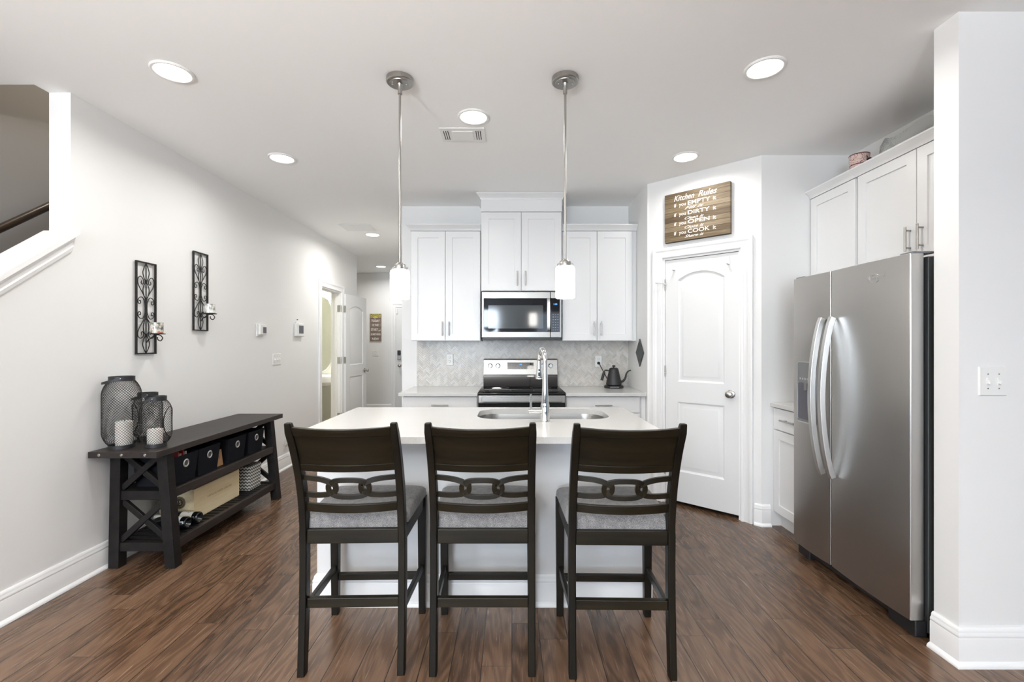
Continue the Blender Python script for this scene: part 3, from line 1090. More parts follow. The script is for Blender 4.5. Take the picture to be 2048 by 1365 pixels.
# ------------------------------------------------------------------ switches and outlets
def plate(kind, label, cat, org, right, nrm, w, h, toggles=0, outlets=False, rockers=0, bottom_center=True):
    o_, r_, n_ = Vector(org), Vector(right), Vector(nrm)
    t_ = thing(kind, label, cat, org)

    def box(mb, a0, a1, z0, z1, d0, d1, taper=0.0):
        lo = [o_ + r_ * a + n_ * d0 + Vector((0, 0, z)) for a, z in ((a0, z0), (a1, z0), (a1, z1), (a0, z1))]
        hi = [o_ + r_ * a + n_ * d1 + Vector((0, 0, z)) for a, z in ((a0 + taper, z0 + taper), (a1 - taper, z0 + taper), (a1 - taper, z1 - taper), (a0 + taper, z1 - taper))]
        return mb.hexa(lo, hi)
    obj('plate', box(MB(), -w / 2, w / 2, 0, h, 0.0006, 0.0065, 0.004), M['white_plastic'], t_)
    for i in range(toggles):
        a = (i - (toggles - 1) / 2) * 0.046
        mb = box(MB(), a - 0.0055, a + 0.0055, h / 2 - 0.014, h / 2 + 0.014, 0.006, 0.0085)
        mb.hexa([o_ + r_ * b + n_ * 0.008 + Vector((0, 0, z)) for b, z in ((a - 0.004, h / 2 - 0.008), (a + 0.004, h / 2 - 0.008), (a + 0.004, h / 2 + 0.006), (a - 0.004, h / 2 + 0.006))],
                [o_ + r_ * b + n_ * 0.019 + Vector((0, 0, z)) for b, z in ((a - 0.0035, h / 2 - 0.013), (a + 0.0035, h / 2 - 0.013), (a + 0.0035, h / 2 - 0.003), (a - 0.0035, h / 2 - 0.003))])
        obj('toggle', mb, M['white_plastic'], t_)
        mb = MB()
        for dz in (-0.03, 0.03):
            c0 = o_ + r_ * a + n_ * 0.006 + Vector((0, 0, h / 2 + dz))
            mb.cyl(c0, c0 + n_ * 0.0015, 0.0028, n=10)
        obj('screw', mb, M['grey_plastic'], t_)
    for i in range(rockers):
        a = (i - (rockers - 1) / 2) * 0.046
        obj('rocker', box(MB(), a - 0.016, a + 0.016, h / 2 - 0.033, h / 2 + 0.033, 0.006, 0.0095, 0.002), M['white_plastic'], t_)
    if outlets:
        for dz in (-0.020, 0.020):
            rc = obj('receptacle', box(MB(), -0.014, 0.014, h / 2 + dz - 0.014, h / 2 + dz + 0.014, 0.006, 0.0085, 0.002), M['white_plastic'], t_)
            mb = MB()
            box(mb, -0.0075, -0.0055, h / 2 + dz - 0.003, h / 2 + dz + 0.006, 0.008, 0.0089)
            box(mb, 0.0055, 0.0075, h / 2 + dz - 0.003, h / 2 + dz + 0.006, 0.008, 0.0089)
            box(mb, -0.002, 0.002, h / 2 + dz - 0.010, h / 2 + dz - 0.006, 0.008, 0.0089)
            obj('slot', mb, M['slot'], rc)
    return t_


plate('light_switch', 'white double toggle switch plate on the wall end at far right', 'light switch', (2.014, 1.92, 1.126), (1, 0, 0), (0, -1, 0), 0.119, 0.124, toggles=2)
plate('light_switch', 'white triple toggle switch plate on the left wall below the thermostats', 'light switch', (XL, 4.76, 1.125), (0, 1, 0), (1, 0, 0), 0.165, 0.118, toggles=3)
plate('light_switch', 'white switch plate on the far hall wall under the slogan sign', 'light switch', (-2.685, YF, 1.10), (1, 0, 0), (0, -1, 0), 0.118, 0.120, toggles=1, rockers=0)
plate('wall_outlet', 'white outlet on the herringbone tiles left of the stove', 'outlet', (-0.629, YB - 0.0155, 1.125), (1, 0, 0), (0, -1, 0), 0.072, 0.118, outlets=True)
plate('wall_outlet', 'white outlet on the herringbone tiles behind the kettle', 'outlet', (0.873, YB - 0.0155, 1.110), (1, 0, 0), (0, -1, 0), 0.072, 0.118, outlets=True)
pl = thing('plug_in_device', 'small white plug-in box low on the left wall behind the bench', 'plug', (XL, 4.98, 0.27))
obj('body', MB().box(XL + 0.012, XL + 0.058, 4.945, 5.015, 0.27, 0.345), M['white_plastic'], pl, bev=0.008)
obj('plate', MB().box(XL + 0.0006, XL + 0.0115, 4.94, 5.02, 0.245, 0.365), M['white_plastic'], pl, bev=0.003)
th = thing('thermostat', 'white thermostat with a grey screen on the left wall nearer the bench', 'thermostat', (XL, 4.455, 1.43))
obj('wall_plate', MB().box(XL + 0.0006, XL + 0.010, 4.375, 4.485, 1.415, 1.535), M['white_plastic'], th, bev=0.004)
obj('body', MB().box(XL + 0.0095, XL + 0.030, 4.400, 4.52, 1.432, 1.532), M['white_plastic'], th, bev=0.006)
obj('screen', MB().box(XL + 0.0295, XL + 0.0315, 4.448, 4.508, 1.448, 1.508), M['screen'], th)
th = thing('security_panel', 'white control panel with a grey screen on the wall nearer the bathroom', 'control panel', (XL, 5.23, 1.43))
obj('body', MB().box(XL + 0.0006, XL + 0.032, 5.140, 5.335, 1.43, 1.575), M['white_plastic'], th, bev=0.006)
obj('screen', MB().box(XL + 0.0315, XL + 0.0335, 5.195, 5.305, 1.462, 1.553), M['screen'], th)
sn = thing('wall_sensor', 'tiny white sensor with a black tip standing on the control panel', 'sensor', (XL + 0.018, 5.185, 1.5755))
obj('body', MB().lathe([(0.015, 1.5755), (0.015, 1.590), (0.010, 1.602), (0.008, 1.612), (0.0001, 1.612)], (XL + 0.018, 5.185, 0), 16), M['white_plastic'], sn)
obj('tip', MB().sphere((XL + 0.018, 5.185, 1.616), 0.008, 12), M['black'], sn)

# ------------------------------------------------------------------ slogan sign in the hall
sg = thing('slogan_sign', 'small brown plank sign with a yellow sunburst on the far hall wall', 'sign', (-2.678, YF, 1.397))
HZ = 0.538 / 6
for i in range(6):
    mb = MB().box(-2.789, -2.567, YF - 0.020, YF - 0.001, 1.397 + i * HZ + 0.002, 1.397 + (i + 1) * HZ - 0.002)
    obj('plank', mb, M['signbrown'], sg, bev=0.002)
yy = YF - 0.0212
X1, UP = (1, 0, 0), (0, 0, 1)
mb = MB()
for i, (s_, w_, h_, dx) in enumerate((('NEW', 0.135, 0.046, 0), ('SOMETHING', 0.185, 0.036, 0), ('START', 0.135, 0.048, -0.022), ('IS THE', 0.12, 0.038, 0), ('TODAY', 0.165, 0.046, 0))):
    text(mb, s_, (-2.678 + dx, yy, 1.397 + i * HZ + (HZ - h_) / 2 - (0.005 if i == 4 else 0)), X1, UP, width=w_, height=h_, bold=0.02, center=True)
text(mb, 'of', (-2.598, yy, 1.397 + 2 * HZ + 0.012), X1, UP, height=0.034, shear=0.3, bold=0.01, center=True)
text(mb, 'let', (-2.690, yy, 1.397 + 5 * HZ - 0.016), X1, UP, height=0.022, shear=0.3, bold=0.01, center=True)
obj('lettering', mb, M['white_ink'], sg, smooth=0)
mb = MB()
zc = 1.397 + 5 * HZ + 0.008
fan = [(-2.678 + 0.050 * math.cos(PI * i / 16), yy, zc + 0.036 * math.sin(PI * i / 16)) for i in range(17)]
mb.add(fan, [tuple(range(17))])
for i in range(9):
    a = PI * (i + 0.5) / 9
    p0 = Vector((-2.678 + 0.060 * math.cos(a), yy, zc + 0.044 * math.sin(a)))
    k = min(0.102 / max(0.05, abs(math.cos(a))), 0.070 / max(0.05, math.sin(a)))
    p1 = Vector((-2.678 + k * math.cos(a), yy, zc + k * math.sin(a)))
    dd = (p1 - p0)
    pr = Vector((-dd.z, 0, dd.x)).normalized()
    mb.add([p0 - pr * 0.003, p0 + pr * 0.003, p1 + pr * 0.008, p1 - pr * 0.008], [(0, 1, 2, 3)])
obj('sunburst', mb, M['yellow'], sg, smooth=0)

# ------------------------------------------------------------------ kitchen rules sign above the pantry door
su0, su1, sz0, sz1 = 0.178, 0.700, 2.190, 2.592
sg = thing('kitchen_sign', 'weathered plank sign with white kitchen rules lettering above the pantry door', 'sign', P((su0 + su1) / 2, sz0, 0))
mb = MB()
mb.prism([(su0, sz0), (su1, sz0), (su1, sz1), (su0, sz1)], lambda u, z: P(u, z, 0.001), lambda u, z: P(u, z, 0.036))
obj('board', mb, M['signwood'], sg, bev=0.002)
mb = MB()
W_, H_ = su1 - su0, sz1 - sz0


def sline(s_, f0, f1, base, hh, shear=0.0, bold=0.0):
    text(mb, s_, P(su0 + W_ * f0, sz1 - H_ * base, 0.0372), tuple(pd), UP, width=W_ * (f1 - f0), height=H_ * hh, shear=shear, bold=bold)


sline('Kitchen', 0.155, 0.475, 0.170, 0.115, 0.35, 0.008)
sline('Rules', 0.535, 0.815, 0.170, 0.115, 0.35, 0.008)
for word, cmd, b1, b2 in (('EMPTY', 'Fill it', 0.292, 0.372), ('DIRTY', 'Clean it', 0.487, 0.580), ('OPEN', 'Close it', 0.672, 0.762), ('COOK', 'Share it', 0.866, 0.945)):
    sline('if', 0.155, 0.195, b1, 0.072, 0, 0.01)
    sline('you', 0.235, 0.345, b1 + 0.018, 0.072, 0, 0.01)
    sline(word, 0.375, 0.715 if word == 'EMPTY' else 0.705, b1, 0.080, 0, 0.012)
    sline('it', 0.755, 0.800, b1, 0.072, 0, 0.01)
    sline(cmd, 0.325, 0.620, b2, 0.052, 0.45, 0.006)
obj('lettering', mb, M['white_ink'], sg, smooth=0)

# black diamond on the pantry side wall
mb = MB()
mb.prism([(0, 0.128), (0.125, 0), (0, -0.128), (-0.125, 0)], lambda a, b: (1.1792, 4.205 + a, 1.262 + b), lambda a, b: (1.170, 4.205 + a, 1.262 + b))
obj('wall_plaque', mb, M['charcoal'], None, loc=(1.179, 4.205, 1.134), bev=0.001, label='plain black diamond plaque on the short wall beside the pantry', cat='plaque')

# ================================================================== CABINETS
def shaker(mapf, a0, a1, z0, z1, T=0.020, rail=0.062, rec=0.009):
    """framed door or drawer front: mapf(a, z, d), d = distance out of the carcass"""
    mb = MB()
    lo = [(a0, z0), (a1, z0), (a1, z1), (a0, z1)]
    li = [(a0 + rail, z0 + rail), (a1 - rail, z0 + rail), (a1 - rail, z1 - rail), (a0 + rail, z1 - rail)]
    g = 0.0015
    l0 = [(a0 + g, z0 + g), (a1 - g, z0 + g), (a1 - g, z1 - g), (a0 + g, z1 - g)]
    mb.rings([[mapf(a, z, 0.001) for a, z in lo], [mapf(a, z, T - g) for a, z in lo], [mapf(a, z, T) for a, z in l0], [mapf(a, z, T) for a, z in li],
              [mapf(a + (0.0015 if a == a0 + rail else -0.0015), z + (0.0015 if z == z0 + rail else -0.0015), T - rec) for a, z in li]])
    mb.add([mapf(a, z, 0.001) for a, z in lo], [(0, 1, 2, 3)])
    return mb


def slab_front(mapf, a0, a1, z0, z1, T=0.020):
    mb = MB()
    return mb.prism([(a0, z0), (a1, z0), (a1, z1), (a0, z1)], lambda a, z: mapf(a, z, 0.001), lambda a, z: mapf(a, z, T))


def pull(mapf, a, z, L=0.135, vert=True, T=0.020, post=0.096):
    mb = MB()
    off = T + 0.030
    if vert:
        mb.cyl(mapf(a, z - L / 2, off), mapf(a, z + L / 2, off), 0.006, n=14)
        for k in (-post / 2, post / 2):
            mb.cyl(mapf(a, z + k, T - 0.0005), mapf(a, z + k, off), 0.0048, n=10)
    else:
        mb.cyl(mapf(a - L / 2, z, off), mapf(a + L / 2, z, off), 0.006, n=14)
        for k in (-post / 2, post / 2):
            mb.cyl(mapf(a + k, z, T - 0.0005), mapf(a + k, z, off), 0.0048, n=10)
    return mb


CROWN = [(-0.017, 0.0), (0.004, 0.0), (0.006, 0.010), (0.014, 0.020), (0.030, 0.036), (0.034, 0.040), (0.034, 0.048), (-0.017, 0.048)]


def crown(path, z, scale=1.0):
    return MB().sweep(path, [(a * scale, b * scale) for a, b in CROWN], lambda x, y, t: (x, y, z + t))


yf = YB - 0.305                      # face of the 12 inch wall cabinets
fb = lambda yface: (lambda a, z, d: (a, yface - d, z))
Z0, ZD, ZT = 1.372, 2.408, 2.412


def wall_cab(x0, x1, yface, z0, z1, doors, label, handles, hz_, xd0=None, xd1=None):
    c = thing('wall_cabinet', label, 'cabinet', ((x0 + x1) / 2, YB, z0), group=None)
    obj('carcass', MB().box(x0, x1, yface, YB - 0.001, z0, z1), M['cab'], c, bev=0.0012)
    for i, (a0, a1) in enumerate(doors):
        d = obj('cabinet_door', shaker(fb(yface), a0, a1, z0 + 0.004, z1 - 0.004), M['cab'], c, smooth=25)
        obj('handle', pull(fb(yface), handles[i], hz_), M['nickel'], d)
    return c


c1 = wall_cab(-0.957, -0.297, yf, Z0, ZT, [(-0.952, -0.632), (-0.627, -0.302)], 'white two-door wall cabinet left of the microwave', [-0.655, -0.592], Z0 + 0.115)
obj('crown_moulding', crown([(-0.297, yf - 0.016), (-0.958, yf - 0.016), (-0.958, YB - 0.001)], ZT, 1.15), M['cab'], c1)
ymid = 4.26
c2 = wall_cab(-0.287, 0.463, ymid, 1.834, 2.570, [(-0.280, 0.0835), (0.0885, 0.457)], 'tall white two-door cabinet above the microwave reaching the ceiling', [0.048, 0.124], 1.834 + 0.115)
obj('frieze_board', MB().box(-0.287, 0.463, ymid - 0.020, YB - 0.001, 2.5705, 2.690), M['cab'], c2, bev=0.0012)
obj('crown_moulding', crown([(0.464, YB - 0.001), (0.464, ymid - 0.021), (-0.288, ymid - 0.021), (-0.288, YB - 0.001)], 2.682, 1.17), M['cab'], c2)
c3 = wall_cab(0.473, 1.150, yf, Z0, ZT, [(0.478, 0.800), (0.805, 1.132)], 'white two-door wall cabinet right of the microwave', [0.772, 0.838], Z0 + 0.115)
obj('filler_strip', MB().box(1.1505, 1.178, yf + 0.004, yf + 0.024, Z0, ZT), M['cab'], c3)
obj('crown_moulding', crown([(1.178, yf - 0.016), (0.473, yf - 0.016)], ZT, 1.15), M['cab'], c3)

# wall cabinets over the refrigerator
xf = 2.222
fr = lambda a, z, d: (xf - d, a, z)


def side_cab(y0_, y1_, doors, label, hs):
    c = thing('wall_cabinet', label, 'cabinet', (XR, (y0_ + y1_) / 2, 1.80))
    obj('carcass', MB().box(xf, XR - 0.001, y0_, y1_, 1.80, 2.412), M['cab'], c, bev=0.0012)
    for (a0, a1), hh in zip(doors, hs):
        d = obj('cabinet_door', shaker(fr, a0, a1, 1.804, 2.408), M['cab'], c, smooth=25)
        if hh:
            obj('handle', pull(fr, hh, 1.804 + 0.118), M['nickel'], d)
    obj('crown_moulding', crown([(xf - 0.018, y0_), (xf - 0.018, y1_)], 2.412, 1.1), M['cab'], c)
    return c


side_cab(2.932, 3.381, [(2.940, 3.372)], 'white single-door wall cabinet in the corner beyond the refrigerator', [None])
side_cab(2.046, 2.930, [(2.052, 2.489), (2.493, 2.914)], 'white two-door wall cabinet with bar handles above the refrigerator', [2.452, 2.528])

# ------------------------------------------------------------------ base cabinets and worktops along the back wall
CT = 0.914
ybf = 4.055                          # carcass face


def base_cab(x0, x1, label, drawers, side=None):
    c = thing('base_cabinet', label, 'cabinet', ((x0 + x1) / 2, YB, 0))
    obj('carcass', MB().box(x0, x1, ybf, YB - 0.001, 0.105, 0.883), M['cab'], c, bev=0.0012)
    obj('toe_kick', MB().box(x0 + 0.002, x1 - 0.002, ybf + 0.06, YB - 0.02, 0.0, 0.1045), M['cab'], c)
    for a0, a1 in drawers:
        d = obj('drawer', slab_front(fb(ybf), a0, a1, 0.735, 0.876), M['cab'], c, bev=0.0015)
        obj('handle', pull(fb(ybf), (a0 + a1) / 2, 0.806, 0.15, False), M['nickel'], d)
        d = obj('cabinet_door', shaker(fb(ybf), a0, a1, 0.115, 0.730), M['cab'], c, smooth=25)
        obj('handle', pull(fb(ybf), a1 - 0.04, 0.64), M['nickel'], d)
    return c


base_cab(-0.965, -0.302, 'white base cabinet left of the stove', [(-0.955, -0.310)])
bc = base_cab(0.472, 1.178, 'white base cabinet right of the stove under the kettle', [(0.480, 1.125)])
obj('wall_filler', MB().box(1.140, 1.178, ybf - 0.019, ybf - 0.001, 0.105, 0.883), M['cab'], bc)


def worktop(name, x0, x1, y0_, y1_, label):
    obj(name, MB().box(x0, x1, y0_, y1_, 0.8835, CT), M['quartz'], None, loc=((x0 + x1) / 2, (y0_ + y1_) / 2, 0.8835), bev=0.003, label=label, cat='countertop')


worktop('countertop', -0.995, -0.301, 4.000, YB - 0.001, 'white quartz countertop left of the stove')
worktop('countertop', 0.471, 1.178, 4.000, YB - 0.001, 'white quartz countertop right of the stove holding the kettle')

# small base cabinet beside the refrigerator
cb = thing('base_cabinet', 'narrow white base cabinet between pantry wall and refrigerator', 'cabinet', (XR, 3.16, 0))
xbf = 1.945
fbr = lambda a, z, d: (xbf - d, a, z)
obj('carcass', MB().box(xbf, XR - 0.001, 2.945, 3.382, 0.105, 0.883), M['cab'], cb, bev=0.0012)
obj('toe_kick', MB().box(xbf + 0.045, XR - 0.02, 2.95, 3.380, 0.0, 0.1045), M['cab'], cb)
d = obj('drawer', slab_front(fbr, 2.953, 3.366, 0.722, 0.874), M['cab'], cb, bev=0.0015)
obj('handle', pull(fbr, 3.16, 0.80, 0.165, False), M['nickel'], d)
d = obj('cabinet_door', shaker(fbr, 2.953, 3.366, 0.115, 0.714), M['cab'], cb, smooth=25)
obj('handle', pull(fbr, 2.99, 0.62), M['nickel'], d)
worktop('countertop', 1.905, XR - 0.001, 2.945, 3.382, 'short white quartz countertop beside the refrigerator')

# ------------------------------------------------------------------ herringbone backsplash
def clip(poly, x0, x1, z0, z1):
    for ax, lim, sg_ in ((0, x0, 1), (0, x1, -1), (1, z0, 1), (1, z1, -1)):
        out = []
        for i in range(len(poly)):
            p, q = poly[i], poly[(i + 1) % len(poly)]
            a, b = (p[ax] - lim) * sg_, (q[ax] - lim) * sg_
            if a >= 0:
                out.append(p)
            if (a > 0 > b) or (a < 0 < b):
                t_ = a / (a - b)
                out.append((p[0] + (q[0] - p[0]) * t_, p[1] + (q[1] - p[1]) * t_))
        poly = out
        if len(poly) < 3:
            return []
    return poly


bx0, bx1, bz0, bz1 = -0.963, 1.178, CT + 0.001, 1.394
mb = MB()
mb.box(bx0, bx1, YB - 0.0085, YB - 0.001, bz0, bz1)
TW, TL, gp = 0.0168, 0.0504, 0.0009
cs = math.sqrt(0.5)
R = random.Random(3)
for j in range(-45, 46):
    for i in range(-130, 131):
        ox, oy = i * TW + j * TL, i * TW - j * TL
        for (ax, ay, w_, h_) in ((ox, oy, TL, TW), (ox + TL, oy + TW - TL, TW, TL)):
            cxm, cym = ax + w_ / 2, ay + h_ / 2
            px_, pz_ = (cxm - cym) * cs + 0.1, (cxm + cym) * cs + 1.1
            if not (bx0 - 0.08 < px_ < bx1 + 0.08 and bz0 - 0.08 < pz_ < bz1 + 0.08):
                continue
            q = [(ax + gp, ay + gp), (ax + w_ - gp, ay + gp), (ax + w_ - gp, ay + h_ - gp), (ax + gp, ay + h_ - gp)]
            q = clip([((a - b) * cs + 0.1, (a + b) * cs + 1.1) for a, b in q], bx0, bx1, bz0, bz1)
            if len(q) >= 3:
                mb.mi = 1 + R.choice((0, 0, 1, 1, 1, 2, 3, 3, 4))
                n_ = len(q)
                b_ = len(mb.v)
                mb.add([(a, YB - 0.0085, b) for a, b in q] + [(a, YB - 0.0125, b) for a, b in q],
                       [tuple(range(n_, 2 * n_))] + [(k, (k + 1) % n_, n_ + (k + 1) % n_, n_ + k) for k in range(n_)])
obj('tile_backsplash', mb, [M['grout']] + TILES, None, loc=((bx0 + bx1) / 2, YB, bz0), smooth=0, label='pale marble herringbone tile backsplash behind the stove', cat='backsplash', kind='structure')

# ================================================================== STOVE
rx0, rx1 = -0.296, 0.466
rg = thing('range', 'stainless electric range with black glass cooktop and rear control panel', 'stove', ((rx0 + rx1) / 2, 4.35, 0))
obj('body', MB().box(rx0 + 0.004, rx1 - 0.004, 4.03, 4.615, 0.03, 0.895), M['charcoal'], rg, bev=0.002)
mb = MB()
mb.prism([(3.985, 0.896), (4.56, 0.896), (4.56, 0.921), (3.995, 0.921), (3.985, 0.914)], lambda y, z: (rx0, y, z), lambda y, z: (rx1, y, z))
obj('cooktop', mb, M['black_glass'], rg, bev=0.003)
mb = MB()
for cx, cy, r in ((rx0 + 0.19, 4.14, 0.10), (rx1 - 0.19, 4.14, 0.085), (rx0 + 0.19, 4.40, 0.075), (rx1 - 0.19, 4.40, 0.10)):
    mb.lathe([(r - 0.003, 0.9212), (r, 0.9212), (r, 0.9216), (r - 0.003, 0.9216)], (cx, cy, 0), 40, closed=True)
obj('burner_ring', mb, M['grey_plastic'], rg)
mb = MB()
mb.prism([(4.545, 0.915), (4.615, 0.915), (4.615, 1.035), (4.575, 1.035), (4.560, 0.95)], lambda y, z: (rx0 + 0.012, y, z), lambda y, z: (rx1 - 0.012, y, z))
obj('back_riser', mb, M['black_glass'], rg, bev=0.003)
mb = MB()
mb.prism([(4.545, 1.036), (4.615, 1.036), (4.615, 1.195), (4.585, 1.195), (4.570, 1.185)], lambda y, z: (rx0 + 0.012, y, z), lambda y, z: (rx1 - 0.012, y, z))
bp = obj('control_panel', mb, M['steel'], rg, bev=0.004)
pf = lambda z: 4.545 + (z - 1.036) / 0.149 * 0.025       # face of the panel
mb = MB()
mb.hexa([(-0.045, pf(1.092) - 0.003, 1.092), (0.215, pf(1.092) - 0.003, 1.092), (0.215, pf(1.092) + 0.01, 1.092), (-0.045, pf(1.092) + 0.01, 1.092)],
        [(-0.045, pf(1.158) - 0.003, 1.158), (0.215, pf(1.158) - 0.003, 1.158), (0.215, pf(1.158) + 0.01, 1.158), (-0.045, pf(1.158) + 0.01, 1.158)])
dp = obj('display_panel', mb, M['black_glass'], bp)
mb = MB()
text(mb, '1:08', (0.084, pf(1.135) - 0.0038, 1.132), X1, UP, height=0.014, bold=0.02, center=True)
obj('clock_digits', mb, M['blue_display'], dp, smooth=0)
mb = MB()
for r_ in range(3):
    for k in range(9):
        x = -0.028 + k * 0.0285
        if 0.055 < x < 0.115 and r_ == 2:
            continue
        mb.box(x - 0.004, x + 0.004, pf(1.10 + r_ * 0.019) - 0.0037, pf(1.10 + r_ * 0.019) - 0.0030, 1.100 + r_ * 0.019, 1.1025 + r_ * 0.019)
obj('printed_icons', mb, M['icon'], dp, smooth=0)
for x in (-0.217, -0.140, 0.310, 0.385):
    mb = MB()
    zc = 1.125
    fy = pf(zc)
    mb.lathe([(0.0001, -0.030), (0.017, -0.030), (0.020, -0.026), (0.021, -0.004), (0.024, 0.0), (0.024, 0.003)], (x, fy, zc), 24, axis='Y')
    mb.box(x - 0.004, x + 0.004, fy - 0.036, fy - 0.02, zc - 0.022, zc + 0.022)
    obj('knob', mb, M['nickel'], bp)
dr = obj('oven_door', MB().box(rx0 + 0.002, rx1 - 0.002, 3.990, 4.028, 0.20, 0.828), M['black_glass'], rg, bev=0.004)
obj('door_trim', MB().box(rx0 + 0.002, rx1 - 0.002, 3.986, 4.028, 0.829, 0.893), M['steel'], rg, bev=0.004)
mb = MB()
mb.box(rx0 + 0.035, rx1 - 0.035, 3.935, 3.960, 0.842, 0.884)
for x in (rx0 + 0.06, rx1 - 0.06):
    mb.box(x - 0.015, x + 0.015, 3.955, 3.9865, 0.850, 0.876)
obj('handle', mb, M['steel'], rg, bev=0.004)
obj('storage_drawer', MB().box(rx0 + 0.002, rx1 - 0.002, 3.992, 4.028, 0.035, 0.195), M['steel'], rg, bev=0.004)

# ================================================================== MICROWAVE
mx0, mx1, mz0, mz1, my = -0.281, 0.459, 1.398, 1.829, 4.235
mw = thing('microwave', 'stainless over-the-range microwave with dark glass door', 'microwave', ((mx0 + mx1) / 2, YB - 0.01, mz0))
obj('body', MB().box(mx0 + 0.003, mx1 - 0.003, my + 0.03, YB - 0.016, mz0 + 0.004, mz1 - 0.001), M['charcoal'], mw, bev=0.002)
obj('base_vent', MB().box(mx0 + 0.004, mx1 - 0.004, my + 0.008, YB - 0.02, mz0 - 0.018, mz0 + 0.003), M['black'], mw, bev=0.002)
xs = 0.356
dm = obj('microwave_door', MB().box(mx0, xs - 0.0015, my, my + 0.029, mz0 + 0.004, mz1 - 0.003), M['steel'], mw, bev=0.004)
obj('window_glass', MB().box(mx0 + 0.018, xs - 0.0016, my - 0.0025, my + 0.004, mz0 + 0.055, mz1 - 0.062), M['black_glass'], dm, bev=0.003)
obj('inner_window', MB().box(mx0 + 0.062, xs - 0.068, my - 0.0032, my - 0.002, mz0 + 0.088, mz1 - 0.128), M['smoke_glass'], dm)
mb = MB()
mb.tube(smooth_path([(xs - 0.020, my - 0.003, mz0 + 0.066), (xs - 0.020, my - 0.032, mz0 + 0.085), (xs - 0.020, my - 0.040, (mz0 + mz1) / 2), (xs - 0.020, my - 0.032, mz1 - 0.088), (xs - 0.020, my - 0.003, mz1 - 0.070)], 6), 0.018, 4, rx=0.008, up=(0, 1, 0))
obj('handle', mb, M['handle_steel'], dm)
cpn = obj('control_panel', MB().box(xs + 0.0015, mx1, my, my + 0.029, mz0 + 0.004, mz1 - 0.003), M['steel'], mw, bev=0.004)
kp = obj('keypad', MB().box(xs + 0.002, mx1 - 0.016, my - 0.0025, my + 0.004, mz0 + 0.055, mz1 - 0.062), M['black_glass'], cpn, bev=0.003)
mb = MB()
text(mb, '1:08', (xs + 0.046, my - 0.0032, mz1 - 0.125), X1, UP, height=0.016, bold=0.02, center=True)
obj('clock_digits', mb, M['blue_display'], kp, smooth=0)
mb = MB()
for r_ in range(7):
    for k in range(3):
        mb.box(xs + 0.020 + k * 0.022, xs + 0.030 + k * 0.022, my - 0.0030, my - 0.0024, mz0 + 0.072 + r_ * 0.024, mz0 + 0.076 + r_ * 0.024)
obj('printed_icons', mb, M['icon'], kp, smooth=0)
mb = MB()
text(mb, 'Whirlpool', (0.02, my - 0.0008, mz1 - 0.036), X1, UP, height=0.020, shear=0.2, center=True)
mb.tube([(0.02 + 0.026 * math.cos(a), my - 0.001, mz1 - 0.028 + 0.013 * math.sin(a)) for a in [0.6 + i * 0.28 for i in range(19)]], 0.0009, 6)
obj('maker_emblem', mb, M['handle_steel'], dm, smooth=0)

# ================================================================== KETTLE
kx, ky = 0.992, 4.46
kt = thing('electric_kettle', 'matte black gooseneck electric kettle on its base', 'kettle', (kx, ky, CT))
kb = obj('power_base', MB().lathe([(0.0001, CT + 0.0005), (0.090, CT + 0.0005), (0.093, CT + 0.006), (0.092, CT + 0.020), (0.086, CT + 0.026), (0.0001, CT + 0.026)], (kx, ky, 0), 48), M['matte_black'], kt)
obj('base_controls', MB().box(kx - 0.055, kx + 0.03, ky - 0.0935, ky - 0.086, CT + 0.009, CT + 0.018), M['grey_plastic'], kb, bev=0.002)
zb = CT + 0.0265
obj('body', MB().lathe([(0.0001, zb), (0.066, zb), (0.074, zb + 0.008), (0.074, zb + 0.016), (0.070, zb + 0.040), (0.060, zb + 0.085), (0.051, zb + 0.125), (0.046, zb + 0.150), (0.044, zb + 0.156), (0.0001, zb + 0.157)], (kx, ky, 0), 48), M['matte_black'], kt)
ld = obj('lid', MB().lathe([(0.0001, zb + 0.1575), (0.043, zb + 0.1575), (0.043, zb + 0.163), (0.030, zb + 0.170), (0.0001, zb + 0.172)], (kx, ky, 0), 36), M['matte_black'], kt)
obj('lid_knob', MB().lathe([(0.006, zb + 0.170), (0.006, zb + 0.178), (0.016, zb + 0.183), (0.017, zb + 0.189), (0.010, zb + 0.195), (0.0001, zb + 0.196)], (kx, ky, 0), 24), M['matte_black'], ld)
sp = smooth_path([(kx + 0.062, ky, zb + 0.030), (kx + 0.092, ky, zb + 0.042), (kx + 0.112, ky, zb + 0.070), (kx + 0.122, ky, zb + 0.108), (kx + 0.140, ky, zb + 0.136), (kx + 0.166, ky, zb + 0.146)], 6)
obj('spout', MB().tube(sp, [0.0125 - 0.0070 * i / (len(sp) - 1) for i in range(len(sp))], 12), M['matte_black'], kt)
hp = smooth_path([(kx - 0.046, ky, zb + 0.140), (kx - 0.075, ky, zb + 0.146), (kx - 0.092, ky, zb + 0.136), (kx - 0.098, ky, zb + 0.115)], 6)
mb = MB().tube(hp, 0.006, 10)
mb.tube([(kx - 0.094, ky, zb + 0.128), (kx - 0.118, ky, zb + 0.048)], 0.0125, 12)
obj('handle', mb, M['matte_black'], kt)
pg = thing('power_plug', 'black plug and cord hanging from the outlet behind the kettle', 'plug', (0.873, YB - 0.03, 1.143))
obj('plug', MB().tube([(0.873, YB - 0.0215, 1.149), (0.873, YB - 0.038, 1.149), (0.876, YB - 0.052, 1.145)], [0.015, 0.014, 0.009], 14), M['black'], pg)
cd = smooth_path([(0.876, YB - 0.052, 1.145), (0.892, YB - 0.060, 1.110), (0.925, YB - 0.055, 1.050), (0.965, YB - 0.045, 0.975), (0.990, YB - 0.045, 0.925), (1.03, YB - 0.045, 0.9195), (1.075, YB - 0.075, 0.9195), (1.085, 4.50, 0.9195)], 6)
obj('cord', MB().tube(cd, 0.0042, 8), M['black'], pg)
